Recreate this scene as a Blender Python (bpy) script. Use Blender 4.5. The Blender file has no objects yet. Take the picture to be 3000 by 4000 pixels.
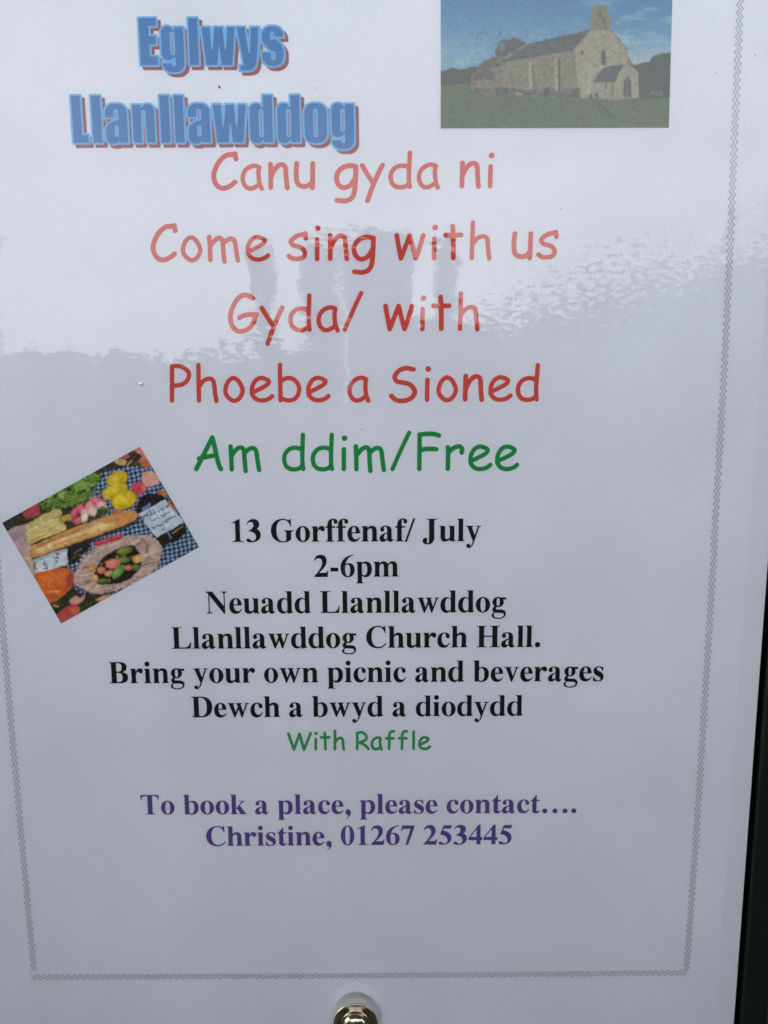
import bpy, math, random
import numpy as np
from mathutils import Matrix, Vector
random.seed(7)
RNG = np.random.default_rng(11)
C = bpy.context.scene.collection
R = math.radians

# ------------------------------------------------------------------ camera
# The poster lies in the plane y = 0 (x to the right, z up); the camera stands h metres in front of it.
F = 3004.0                      # focal length in photograph pixels (3000 x 4000)
H = 0.2046
ex = np.array([1, -.0055, 0.]); ex /= np.linalg.norm(ex)
ed = np.array([115, 20900, 3004.]); ed -= ex * ed.dot(ex); ed /= np.linalg.norm(ed)
nn = np.cross(ex, ed)
cam_data = bpy.data.cameras.new('camera')
cam = bpy.data.objects.new('camera', cam_data); C.objects.link(cam)
Rm = Matrix(((ex[0], -ex[1], -ex[2]), (nn[0], -nn[1], -nn[2]), (-ed[0], ed[1], ed[2])))
cam.matrix_world = Matrix.Translation((0, -H, 0)) @ Rm.to_4x4()
cam_data.sensor_fit = 'VERTICAL'; cam_data.sensor_height = 36.0
cam_data.lens = F / 4000 * 36
cam_data.clip_start = .01; cam_data.clip_end = 2000
cam_data.dof.use_dof = True; cam_data.dof.focus_distance = .2085; cam_data.dof.aperture_fstop = 24
bpy.context.scene.camera = cam

# ------------------------------------------------------------------ sky, sun, exposure
SUN_EL, SUN_AZ = 52.0, 25.0      # high, behind the wall the board hangs on
world = bpy.data.worlds.new("World"); bpy.context.scene.world = world
world.use_nodes = True
wt = world.node_tree; wt.nodes.clear()
W = wt.nodes.new
wo = W('ShaderNodeOutputWorld'); bg = W('ShaderNodeBackground'); sky = W('ShaderNodeTexSky')
sky.sky_type = 'NISHITA'; sky.sun_disc = False
sky.sun_elevation = R(SUN_EL); sky.sun_rotation = R(SUN_AZ)
sky.air_density = 1.3; sky.dust_density = 4.0; sky.ozone_density = 1.0
tc = W('ShaderNodeTexCoord'); mp = W('ShaderNodeMapping'); mp.inputs['Scale'].default_value = (1, 1, 2.2)
cn = W('ShaderNodeTexNoise'); cn.inputs['Scale'].default_value = 3.2; cn.inputs['Detail'].default_value = 5
cr = W('ShaderNodeValToRGB'); cr.color_ramp.elements[0].position = .30; cr.color_ramp.elements[1].position = .68
cr.color_ramp.elements[0].color = (.55, .55, .55, 1); cr.color_ramp.elements[1].color = (1, 1, 1, 1)
mx = W('ShaderNodeMix'); mx.data_type = 'RGBA'; mx.inputs[7].default_value = (9.7, 10.1, 10.0, 1)
wt.links.new(tc.outputs['Generated'], mp.inputs['Vector']); wt.links.new(mp.outputs[0], cn.inputs['Vector'])
wt.links.new(cn.outputs[0], cr.inputs[0]); wt.links.new(cr.outputs[0], mx.inputs[0])
wt.links.new(sky.outputs[0], mx.inputs[6])
sx = W('ShaderNodeSeparateXYZ'); wt.links.new(tc.outputs['Generated'], sx.inputs[0])
er = W('ShaderNodeMapRange'); er.interpolation_type = 'SMOOTHSTEP'
er.inputs['From Min'].default_value = .10; er.inputs['From Max'].default_value = .50
er.inputs['To Min'].default_value = 1.22; er.inputs['To Max'].default_value = .74
wt.links.new(sx.outputs['Z'], er.inputs['Value'])
es = W('ShaderNodeVectorMath'); es.operation = 'SCALE'
wt.links.new(mx.outputs[2], es.inputs[0]); wt.links.new(er.outputs[0], es.inputs['Scale']); wt.links.new(es.outputs[0], bg.inputs[0])
bg.inputs[1].default_value = .12
wt.links.new(bg.outputs[0], wo.inputs[0])
sl = bpy.data.lights.new('sun', 'SUN'); sl.energy = 1.0; sl.angle = R(14); sl.color = (1, .95, .88)
so = bpy.data.objects.new('sun', sl); C.objects.link(so)
sd = Vector((math.sin(R(SUN_AZ)) * math.cos(R(SUN_EL)), math.cos(R(SUN_AZ)) * math.cos(R(SUN_EL)), math.sin(R(SUN_EL))))
so.rotation_euler = sd.to_track_quat('Z', 'Y').to_euler()
vs = bpy.context.scene.view_settings
vs.view_transform = 'Standard'; vs.look = 'None'; vs.gamma = 1; vs.exposure = 2.1

# ------------------------------------------------------------------ helpers
def lin(c):
    c = np.asarray(c, float) / 255
    return np.where(c <= .04045, c / 12.92, ((c + .055) / 1.055) ** 2.4)

def at(px, py):
    """photograph pixel -> point (x, z) of the poster plane, in metres"""
    px = np.asarray(px, float); py = np.asarray(py, float)
    rx = (px - 1500) / F; ry = (py - 2000) / F
    X = rx * ex[0] + ry * ex[1] + ex[2]; Y = rx * nn[0] + ry * nn[1] + nn[2]; Z = -(rx * ed[0] + ry * ed[1] + ed[2])
    t = H / Y
    return X * t, Z * t

def tag(o, label=None, cat=None, group=None, kind=None):
    if label: o['label'] = label
    if cat: o['category'] = cat
    if group: o['group'] = group
    if kind: o['kind'] = kind
    return o

def empty(name, loc=(0, 0, 0)):
    o = bpy.data.objects.new(name, None); o.location = loc; C.objects.link(o); o.empty_display_size = .02
    return o

def obj(name, verts, faces, mats, parent=None, fmat=None, smooth=False):
    me = bpy.data.meshes.new(name)
    me.from_pydata([tuple(map(float, v)) for v in verts], [], [tuple(map(int, f)) for f in faces])
    if not isinstance(mats, (list, tuple)): mats = [mats]
    for m in mats: me.materials.append(m)
    if fmat is not None: me.polygons.foreach_set('material_index', list(map(int, fmat)))
    if smooth: me.polygons.foreach_set('use_smooth', [True] * len(me.polygons))
    me.update()
    o = bpy.data.objects.new(name, me); C.objects.link(o)
    if parent: o.parent = parent
    return o

def nt(m):
    m.use_nodes = True
    return m.node_tree, m.node_tree.nodes, m.node_tree.links

def mat(name, col, rough=.6, metal=0, spec=.25, grain=0, gscale=900, mottled=0, mscale=60, bump=0):
    m = bpy.data.materials.new(name); t, N, L = nt(m)
    b = N['Principled BSDF']
    b.inputs['Roughness'].default_value = rough; b.inputs['Metallic'].default_value = metal
    b.inputs['Specular IOR Level'].default_value = spec
    b.inputs['Base Color'].default_value = (*col, 1)
    if grain or mottled or bump:
        tc = N.new('ShaderNodeTexCoord')
        n1 = N.new('ShaderNodeTexNoise'); n1.inputs['Scale'].default_value = gscale; n1.inputs['Detail'].default_value = 3
        n2 = N.new('ShaderNodeTexNoise'); n2.inputs['Scale'].default_value = mscale; n2.inputs['Detail'].default_value = 4
        L.new(tc.outputs['Object'], n1.inputs['Vector']); L.new(tc.outputs['Object'], n2.inputs['Vector'])
        a = N.new('ShaderNodeMath'); a.operation = 'MULTIPLY_ADD'; a.inputs[1].default_value = grain * 2; a.inputs[2].default_value = 1 - grain
        c = N.new('ShaderNodeMath'); c.operation = 'MULTIPLY_ADD'; c.inputs[1].default_value = mottled * 2; c.inputs[2].default_value = 1 - mottled
        L.new(n1.outputs[0], a.inputs[0]); L.new(n2.outputs[0], c.inputs[0])
        p = N.new('ShaderNodeMath'); p.operation = 'MULTIPLY'; L.new(a.outputs[0], p.inputs[0]); L.new(c.outputs[0], p.inputs[1])
        v = N.new('ShaderNodeVectorMath'); v.operation = 'SCALE'; v.inputs[0].default_value = col
        L.new(p.outputs[0], v.inputs['Scale']); L.new(v.outputs[0], b.inputs['Base Color'])
        if bump:
            bp = N.new('ShaderNodeBump'); bp.inputs['Strength'].default_value = .6; bp.inputs['Distance'].default_value = bump
            L.new(n1.outputs[0], bp.inputs['Height']); L.new(bp.outputs[0], b.inputs['Normal'])
    return m

# ------------------------------------------------------------------ materials
M = {}
M['paper'] = mat('poster_paper', (.785, .785, .868), .75, spec=.1, grain=.07, gscale=1400, mottled=.09, mscale=24)
M['back'] = mat('backing_paper', (.75, .75, .83), .75, spec=.1, grain=.03, mottled=.03)
M['black'] = mat('black_ink', (.012, .011, .012), .6, spec=.1, grain=.4, gscale=2500)
M['red'] = mat('red_ink', (.68, .085, .068), .6, spec=.1, grain=.2, gscale=2600, mottled=.1, mscale=120)
M['green'] = mat('green_ink', (.016, .30, .075), .6, spec=.1, grain=.3, gscale=2600, mottled=.1, mscale=120)
M['green2'] = mat('pale_green_ink', (.05, .33, .12), .6, spec=.1, grain=.3, gscale=2600)
M['purple'] = mat('purple_ink', (.13, .075, .30), .6, spec=.1, grain=.2, gscale=2600)
M['tblue'] = mat('title_blue_ink', (.006, .175, .50), .6, spec=.1, grain=.3, gscale=2300, mottled=.14, mscale=70)
M['tpale'] = mat('title_pale_blue_ink', (.14, .47, .80), .6, spec=.1, grain=.2, gscale=2600)
M['tred'] = mat('title_shadow_ink', (.34, .045, .06), .6, spec=.1, grain=.25, gscale=2600)
M['grey'] = mat('grey_line_ink', (.15, .15, .175), .6, spec=.1, grain=.25, gscale=1500)
M['pgrey'] = mat('pale_grey_ink', (.715, .715, .80), .6, spec=.1, grain=.06)
M['board'] = mat('board_black_rubber', (.006, .007, .008), .75, spec=.05, grain=.3, gscale=300)
M['rail'] = mat('rail_black_plastic', (.004, .0065, .006), .45, spec=.3, grain=.2, gscale=300, bump=.00005)
M['teal'] = mat('dark_teal_paint', (.014, .05, .05), .5, spec=.3, grain=.2, gscale=150, mottled=.2, mscale=20)
M['nickel'] = mat('nickel', (.46, .41, .34), .19, metal=1, grain=.1, gscale=900, bump=.00001)  # metal darkened to carry the dim surroundings mirrored in ring and dome
M['nickel_side'] = mat('lit_side_nickel', (.74, .72, .67), .42, metal=1, grain=.12, gscale=700, bump=.00001)  # paler copy of the metal, brightness of the lit side in its colour
M['hedge'] = mat('hedge_leaves', (.030, .042, .022), .8, spec=.1, grain=.3, gscale=30)
M['stone'] = mat('dark_stone', (.07, .068, .065), .85, spec=.1, grain=.3, gscale=40, bump=.004)
M['wood'] = mat('dark_timber', (.055, .045, .035), .7, spec=.1, grain=.3, gscale=30, bump=.002)
M['ground'] = mat('ground_paving', (.085, .072, .058), .85, spec=.1, grain=.3, gscale=20, mottled=.3, mscale=2, bump=.004)
M['porch'] = mat('added_roof_boards', (.32, .30, .28), .7, grain=.2, gscale=25, bump=.001)  # boards of the added roof that cuts the sky light
M['crumb'] = mat('crumb', (.9, .9, .86), .6)
M['speck'] = mat('dark_speck', (.02, .018, .016), .7)
M['dust'] = mat('dust', (.35, .35, .36), .7)

def vcol_mat(name):
    m = bpy.data.materials.new(name); t, N, L = nt(m); b = N['Principled BSDF']
    a = N.new('ShaderNodeAttribute'); a.attribute_name = 'ink'
    b.inputs['Roughness'].default_value = .65; b.inputs['Specular IOR Level'].default_value = .1
    tc = N.new('ShaderNodeTexCoord'); n1 = N.new('ShaderNodeTexNoise'); n1.inputs['Scale'].default_value = 2400; n1.inputs['Detail'].default_value = 2
    mm = N.new('ShaderNodeMath'); mm.operation = 'MULTIPLY_ADD'; mm.inputs[1].default_value = .36; mm.inputs[2].default_value = .82
    v = N.new('ShaderNodeVectorMath'); v.operation = 'SCALE'
    L.new(tc.outputs['Object'], n1.inputs['Vector']); L.new(n1.outputs[0], mm.inputs[0])
    L.new(a.outputs['Color'], v.inputs[0]); L.new(mm.outputs[0], v.inputs['Scale']); L.new(v.outputs[0], b.inputs['Base Color'])
    return m
M['print'] = vcol_mat('printed_picture_ink')

def film_mat():
    """clear laminating pouch: transparent, mirror-like by Fresnel, its skin dimpled so reflections break up"""
    m = bpy.data.materials.new('laminate_film'); t, N, L = nt(m)
    for n in list(N):
        if n.type == 'BSDF_PRINCIPLED': N.remove(n)
    out = [n for n in N if n.type == 'OUTPUT_MATERIAL'][0]
    tr = N.new('ShaderNodeBsdfTransparent'); gl = N.new('ShaderNodeBsdfGlossy'); gl.inputs['Roughness'].default_value = .004
    fr = N.new('ShaderNodeFresnel'); fr.inputs['IOR'].default_value = 1.48
    mix = N.new('ShaderNodeMixShader')
    g = N.new('ShaderNodeNewGeometry'); tc = N.new('ShaderNodeTexCoord')
    def noisevec(scale, detail, amp, stretch=(1, 1, 1)):
        mp = N.new('ShaderNodeMapping'); mp.inputs['Scale'].default_value = stretch
        n = N.new('ShaderNodeTexNoise'); n.inputs['Scale'].default_value = scale; n.inputs['Detail'].default_value = detail
        L.new(tc.outputs['Object'], mp.inputs['Vector']); L.new(mp.outputs[0], n.inputs['Vector'])
        s = N.new('ShaderNodeVectorMath'); s.operation = 'SUBTRACT'; s.inputs[1].default_value = (.5, .5, .5)
        L.new(n.outputs['Color'], s.inputs[0])
        k = N.new('ShaderNodeVectorMath'); k.operation = 'SCALE'; L.new(s.outputs[0], k.inputs[0])
        if isinstance(amp, float): k.inputs['Scale'].default_value = amp
        else: L.new(amp, k.inputs['Scale'])
        return k.outputs[0]
    # dimples come in patches
    pn = N.new('ShaderNodeTexNoise'); pn.inputs['Scale'].default_value = 32; pn.inputs['Detail'].default_value = 1
    mpp = N.new('ShaderNodeMapping'); mpp.inputs['Location'].default_value = PATCH
    L.new(tc.outputs['Object'], mpp.inputs['Vector']); L.new(mpp.outputs[0], pn.inputs['Vector'])
    mr = N.new('ShaderNodeMapRange'); mr.inputs['From Min'].default_value = .45; mr.inputs['From Max'].default_value = .68
    mr.inputs['To Min'].default_value = .017; mr.inputs['To Max'].default_value = .06
    L.new(pn.outputs[0], mr.inputs['Value'])
    amp = mr.outputs[0]
    for (cx, cz), rad, peak in ((at(2400, 1130), .031, .18), (at(1980, 1200), .013, .13), (at(830, 1390), .018, .05), (at(1330, 930), .010, .07), (at(3000, 950), .014, .10)):
        ds = N.new('ShaderNodeVectorMath'); ds.operation = 'DISTANCE'; ds.inputs[1].default_value = (float(cx), 0, float(cz))
        L.new(tc.outputs['Object'], ds.inputs[0])
        r2 = N.new('ShaderNodeMapRange'); r2.interpolation_type = 'SMOOTHSTEP'
        r2.inputs['From Min'].default_value = rad * .25; r2.inputs['From Max'].default_value = rad
        r2.inputs['To Min'].default_value = peak; r2.inputs['To Max'].default_value = 0
        L.new(ds.outputs['Value'], r2.inputs['Value'])
        ad = N.new('ShaderNodeMath'); ad.operation = 'ADD'; L.new(amp, ad.inputs[0]); L.new(r2.outputs[0], ad.inputs[1]); amp = ad.outputs[0]
    a = noisevec(430, 2, amp, (1, 1, 2.1)); b = noisevec(130, 2, .022); c = noisevec(25, 1, .02)
    v1 = N.new('ShaderNodeVectorMath'); v1.operation = 'ADD'; L.new(a, v1.inputs[0]); L.new(b, v1.inputs[1])
    v2 = N.new('ShaderNodeVectorMath'); v2.operation = 'ADD'; L.new(v1.outputs[0], v2.inputs[0]); L.new(c, v2.inputs[1])
    v3 = N.new('ShaderNodeVectorMath'); v3.operation = 'ADD'; L.new(v2.outputs[0], v3.inputs[0]); L.new(g.outputs['Normal'], v3.inputs[1])
    v4 = N.new('ShaderNodeVectorMath'); v4.operation = 'NORMALIZE'; L.new(v3.outputs[0], v4.inputs[0])
    L.new(v4.outputs[0], gl.inputs['Normal'])
    L.new(fr.outputs[0], mix.inputs[0]); L.new(tr.outputs[0], mix.inputs[1]); L.new(gl.outputs[0], mix.inputs[2])
    L.new(mix.outputs[0], out.inputs['Surface'])
    return m
PATCH = (.05, 0, .02)
M['film'] = film_mat()

# ------------------------------------------------------------------ shapes as signed distance fields -> flat meshes
def seg_sdf(X, Y, pts, r):
    d = np.full(X.shape, 1e9)
    pts = np.asarray(pts, float)
    for a, b in zip(pts[:-1], pts[1:]):
        ab = b - a; l2 = max(ab @ ab, 1e-12)
        t = np.clip(((X - a[0]) * ab[0] + (Y - a[1]) * ab[1]) / l2, 0, 1)
        d = np.minimum(d, (X - a[0] - t * ab[0]) ** 2 + (Y - a[1] - t * ab[1]) ** 2)
    return np.sqrt(d) - r

def poly_sdf(X, Y, contours):
    d = np.full(X.shape, 1e9); ins = np.zeros(X.shape, bool)
    for P in contours:
        P = np.asarray(P, float); Q = np.roll(P, -1, axis=0)
        for a, b in zip(P, Q):
            ab = b - a; l2 = ab @ ab
            if l2 < 1e-12: continue
            t = np.clip(((X - a[0]) * ab[0] + (Y - a[1]) * ab[1]) / l2, 0, 1)
            d = np.minimum(d, (X - a[0] - t * ab[0]) ** 2 + (Y - a[1] - t * ab[1]) ** 2)
            if a[1] != b[1]:
                c = ((a[1] > Y) != (b[1] > Y)) & (X < (b[0] - a[0]) * (Y - a[1]) / (b[1] - a[1]) + a[0])
                ins ^= c
    d = np.sqrt(d)
    return np.where(ins, -d, d)

def svg(s, n=9):
    tk = s.replace(',', ' ').replace('M', ' M ').replace('L', ' L ').replace('C', ' C ').replace('Z', ' Z ').split()
    out = []; cur = None; i = 0; cmd = None
    while i < len(tk):
        if tk[i] in 'MLCZ':
            cmd = tk[i]; i += 1
            if cmd == 'Z': continue
        if cmd == 'M':
            cur = [(float(tk[i]), float(tk[i + 1]))]; out.append(cur); i += 2; cmd = 'L'
        elif cmd == 'L':
            cur.append((float(tk[i]), float(tk[i + 1]))); i += 2
        elif cmd == 'C':
            v = list(map(float, tk[i:i + 6])); i += 6; p0 = cur[-1]
            for k in range(1, n + 1):
                t = k / n; u = 1 - t
                cur.append((u**3*p0[0] + 3*u*u*t*v[0] + 3*u*t*t*v[2] + t**3*v[4], u**3*p0[1] + 3*u*u*t*v[1] + 3*u*t*t*v[3] + t**3*v[5]))
    return out

def ell(cx, cy, rx, ry, n=40, rot=0):
    a = np.linspace(0, 2 * math.pi, n, endpoint=False)
    x = rx * np.cos(a); y = ry * np.sin(a); c, s = math.cos(rot), math.sin(rot)
    return [list(zip(cx + x * c - y * s, cy + x * s + y * c))]

def rr(x0, y0, x1, y1, r):
    r = min(r, (x1 - x0) / 2 - 1e-6, (y1 - y0) / 2 - 1e-6); o = []
    for cx, cy, a0 in ((x1 - r, y1 - r, 0), (x0 + r, y1 - r, 90), (x0 + r, y0 + r, 180), (x1 - r, y0 + r, 270)):
        for k in range(7):
            a = R(a0 + 15 * k); o.append((cx + r * math.cos(a), cy + r * math.sin(a)))
    return [o]

def box(x0, y0, x1, y1): return [[(x0, y0), (x1, y0), (x1, y1), (x0, y1)]]

def spline(P, n=7):
    P = [np.array(p, float) for p in P]
    if len(P) < 3: return P
    closed = np.allclose(P[0], P[-1])
    E = [P[-2]] + P + [P[1]] if closed else [2 * P[0] - P[1]] + P + [2 * P[-1] - P[-2]]
    out = []
    for i in range(1, len(E) - 2):
        p0, p1, p2, p3 = E[i - 1:i + 3]
        for k in range(n):
            t = k / n
            out.append(.5 * (2*p1 + (p2 - p0)*t + (2*p0 - 5*p1 + 4*p2 - p3)*t*t + (3*p1 - p0 - 3*p2 + p3)*t**3))
    out.append(P[-1])
    return out

def shape_mesh(ops, cell, grow=0.0):
    """ops: ('+'|'-', contours) or ('s', polyline, radius).  Returns verts (n,2) and faces."""
    xs = []; ys = []
    for o in ops:
        if o[0] == '-': continue
        pts = np.array(o[1]) if o[0] == 's' else np.concatenate([np.array(c) for c in o[1]])
        r = o[2] if o[0] == 's' else 0
        xs += [pts[:, 0].min() - r, pts[:, 0].max() + r]; ys += [pts[:, 1].min() - r, pts[:, 1].max() + r]
    m = grow + 2 * cell
    gx = np.arange(min(xs) - m, max(xs) + m + cell, cell); gy = np.arange(min(ys) - m, max(ys) + m + cell, cell)
    X, Y = np.meshgrid(gx, gy)
    D = np.full(X.shape, 1e6)
    for o in ops:
        if o[0] == 's': D = np.minimum(D, seg_sdf(X, Y, o[1], o[2]))
        elif o[0] == '+': D = np.minimum(D, poly_sdf(X, Y, o[1]))
        else: D = np.maximum(D, -poly_sdf(X, Y, o[1]))
    V = grow - D
    ny, nx = V.shape
    ins = V > 0
    full = ins[:-1, :-1] & ins[1:, :-1] & ins[:-1, 1:] & ins[1:, 1:]
    anyi = (ins[:-1, :-1] | ins[1:, :-1] | ins[:-1, 1:] | ins[1:, 1:]) & ~full
    verts = []; faces = []
    for j in range(ny - 1):                       # runs of full cells become one quad
        row = full[j]; i = 0
        idx = np.flatnonzero(np.diff(np.concatenate([[0], row.astype(int), [0]])))
        for a, b in zip(idx[::2], idx[1::2]):
            k = len(verts)
            verts += [(gx[a], gy[j]), (gx[b], gy[j]), (gx[b], gy[j + 1]), (gx[a], gy[j + 1])]
            faces.append((k, k + 1, k + 2, k + 3))
    for j, i in zip(*np.nonzero(anyi)):
        cs = [(i, j), (i + 1, j), (i + 1, j + 1), (i, j + 1)]
        pl = []
        for q in range(4):
            a = cs[q]; b = cs[(q + 1) % 4]; va = V[a[1], a[0]]; vb = V[b[1], b[0]]
            if va > 0: pl.append((gx[a[0]], gy[a[1]]))
            if (va > 0) != (vb > 0):
                t = va / (va - vb); pl.append((gx[a[0]] + t * (gx[b[0]] - gx[a[0]]), gy[a[1]] + t * (gy[b[1]] - gy[a[1]])))
        if len(pl) >= 3:
            k = len(verts); verts += pl; faces.append(tuple(range(k, k + len(pl))))
    return np.array(verts), faces

LAYER = 3e-5
class Ink:
    """collects flat printed shapes given in photograph pixels and lays them on the poster plane"""
    def __init__(s): s.v = []; s.f = []; s.m = []; s.n = 0
    def add(s, px, py, faces, layer=1, mi=0):
        x, z = at(px, py)
        s.v.append(np.stack([x, np.full(x.shape, -LAYER * layer), z], 1))
        s.f += [tuple(i + s.n for i in f) for f in faces]; s.m += [mi] * len(faces); s.n += len(x)
    def build(s, name, mats, parent, label=None):
        o = obj(name, np.concatenate(s.v), s.f, mats, parent, s.m)
        if label: o['label'] = label
        return o

def lean(x): return (1615 - x) / 20900.0        # how far upright strokes lean in the picture, per pixel of height

# ------------------------------------------------------------------ rounded handwriting letters (stroke centre lines traced)
# glyph: (ink-left x, baseline y, scale, stroke radius, traced at photograph x, [ (smooth?, points) ... ], [dots])
HW = {}
def hw(ch, L, B, sc, r, xt, strokes, dots=(), sharp=False): HW[ch] = (L, B, sc, r, xt, strokes, dots, sharp)
hw('P', 80, 573, 3.318, 29, 700, [[(108,100),(107,545)], [(108,103),(180,97),(255,118),(312,165),(328,220),(300,290),(240,335),(170,350),(110,347)]])
hw('h', 418, 573, 3.318, 29, 800, [[(449,86),(452,300),(456,545)], [(456,375),(490,318),(540,275),(600,263),(640,290),(655,360),(665,450),(682,552)]])
hw('o', 770, 573, 3.318, 29, 900, [[(915,258),(972,300),(1020,400),(1005,480),(960,535),(905,550),(850,520),(805,460),(800,390),(830,310),(870,268),(915,258)]])
hw('e', 1115, 573, 3.318, 29, 1010, [[(1165,437),(1250,395),(1330,350),(1362,310),(1350,285),(1300,262),(1250,257),(1190,290),(1150,360),(1143,420),(1150,475),(1200,530),(1270,548),(1340,535),(1385,510),(1403,492)]])
hw('b', 18, 573, 3.318, 29, 1120, [[(47,86),(45,200),(50,350),(53,545)], [(53,305),(110,268),(170,257),(230,280),(280,340),(294,400),(280,470),(240,525),(175,547),(110,540),(55,515)]])
hw('a', 915, 573, 3.318, 29, 1400, [[(1162,275),(1130,262),(1080,258),(1010,290),(960,350),(945,430),(965,500),(1010,545),(1060,550),(1110,530),(1150,500)], [(1162,278),(1152,340),(1155,430),(1165,490),(1190,555)]])
hw('d', 1200, 532, 3.318, 29, 1150, [[(1472,60),(1467,200),(1463,350),(1467,450),(1476,503)], [(1462,262),(1420,235),(1360,228),(1290,250),(1240,310),(1228,380),(1245,450),(1290,495),(1350,508),(1410,500),(1462,465)]])
hw('i', 445, 523, 3.318, 30, 1340, [[(476,238),(475,350),(475,495)]], [(484,96,37)])
hw('m', 600, 532, 3.318, 30, 1450, [[(631,210),(636,360),(638,508)], [(640,330),(690,265),(740,228),(780,228),(803,270),(808,380),(818,528)], [(820,285),(860,250),(910,232),(945,242),(965,290),(975,380),(993,516)]])
hw('/', 1078, 545, 3.318, 28, 1560, [[(1322,46),(1240,215),(1170,370),(1105,518)]])
hw('F', 97, 547, 3.318, 30, 1680, [[(132,72),(130,250),(127,520)], [(132,75),(230,64),(320,66),(382,85)], [(135,278),(200,262),(270,258),(347,263)]])
hw('r', 465, 537, 3.318, 30, 1780, [[(496,228),(500,300),(495,508)], [(500,310),(545,255),(600,225),(650,218),(677,240),(680,270),(676,298)]])
hw('A', 55, 530, 3.318, 31, 810, [[(90,500),(298,92)], [(298,92),(320,180),(350,320),(380,440),(408,501)], [(125,364),(235,341),(350,320)]])
hw('S', 50, 432, 2.552, 24, 1570, [[(295,107),(220,95),(150,120),(108,180),(130,225),(200,240),(265,262),(308,325),(280,385),(220,415),(160,420),(110,405),(73,370)]])
hw('n', 785, 440, 2.552, 24, 1850, [[(815,183),(812,300),(808,415)], [(812,320),(850,240),(900,192),(940,190),(962,220),(965,300),(973,420)]])
hw('G', 85, 490, 2.765, 26, 960, [[(355,125),(310,98),(262,89),(200,120),(145,200),(112,310),(125,410),(170,465),(225,480),(300,455),(355,390),(392,298)], [(390,298),(300,300),(240,315),(208,335)]])
hw('y', 425, 488, 2.765, 26, 1060, [[(450,228),(505,320),(565,410)], [(670,225),(620,330),(560,475),(513,612)]], sharp=True)
hw('g', 10, 310, 1.659, 16, 1330, [[(148,163),(110,155),(60,170),(27,215),(32,270),(65,298),(110,285),(142,240)], [(150,162),(148,240),(140,325),(120,368),(80,384),(28,380)]])
hw('C', 675, 402, 2.074, 20, 880, [[(868,112),(800,118),(740,170),(700,255),(702,325),(740,376),(785,384),(835,362),(868,335)], [(870,106),(877,148)]])
hw('u', 1347, 403, 2.074, 20, 1190, [[(1368,190),(1364,280),(1375,350),(1420,376),(1470,365),(1495,335)], [(1498,190),(1496,388)]])
hw('s', 1287, 978, 2.074, 19, 1160, [[(1438,757),(1370,773),(1322,815),(1345,850),(1400,865),(1433,900),(1420,945),(1370,958),(1330,953),(1305,935)], [(1437,752),(1443,790)]])
hw('t', 898, 563, 3.318, 32, 1760, [[(1022,120),(1030,300),(1030,530)], [(930,235),(1030,238),(1132,233)]])
hw('w', 262, 563, 3.318, 31, 1580, [[(295,235),(320,380),(348,533),(400,400),(465,235),(500,380),(540,533),(590,400),(638,235)]], sharp=True)
hw('W', 168, 266, 2.37, 13, 1180, [[(182,108),(232,256),(285,110),(325,258),(388,105)]], sharp=True)
hw('R', 803, 262, 2.37, 13, 1430, [[(818,105),(820,180),(817,250)], [(818,103),(860,97),(900,125),(900,160),(865,183),(825,192)], [(840,190),(890,215),(922,250)]])
hw('f', 1073, 266, 2.37, 13, 1520, [[(1158,92),(1130,98),(1115,130),(1115,200),(1113,256)], [(1087,157),(1155,157)]])
hw('l', 1328, 260, 2.37, 13, 1615, [[(1342,92),(1341,248)]])
_hwc = {}
def hw_glyph(ch, size, rpx, cell):
    key = (ch, size, rpx)
    if key not in _hwc:
        L, B, sc, r, xt, strokes, dots, sharp = HW[ch]
        k = size / sc
        f = lambda p: ((p[0] - L) * k, (B - p[1]) * k)
        rad = rpx if rpx else r * k
        ops = []
        for st in strokes:
            P = [f(p) for p in st]
            ops.append(('s', np.array(P if (sharp or len(P) < 3) else spline(P)), rad))
        for dx, dy, dr in dots: ops.append(('s', np.array([f((dx, dy)), f((dx + .5, dy))]), dr * k if not rpx else rpx * 1.2))
        _hwc[key] = shape_mesh(ops, cell)
    return _hwc[key] + (HW[ch][4],)

def hw_line(name, letters, b0, b1, mi, parent, label, size=1.0, small=None, rpx=None, cell=1.9):
    """letters: list of (char, ink-left px); b0/b1: (x, baseline y) at both ends"""
    ink = Ink()
    for ch, x in letters:
        own = size
        if small is not None: own = 1.0 if ch in 'WRfl' else small
        v, f, xt = hw_glyph(ch, own, rpx, cell)
        base = b0[1] + (x - b0[0]) / (b1[0] - b0[0]) * (b1[1] - b0[1])
        gx, gy = v[:, 0], v[:, 1]
        px = x + gx - (lean(x) - lean(xt)) * gy
        ink.add(px, base - gy, f, 1)
    return ink.build(name, mi, parent, label)

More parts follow.
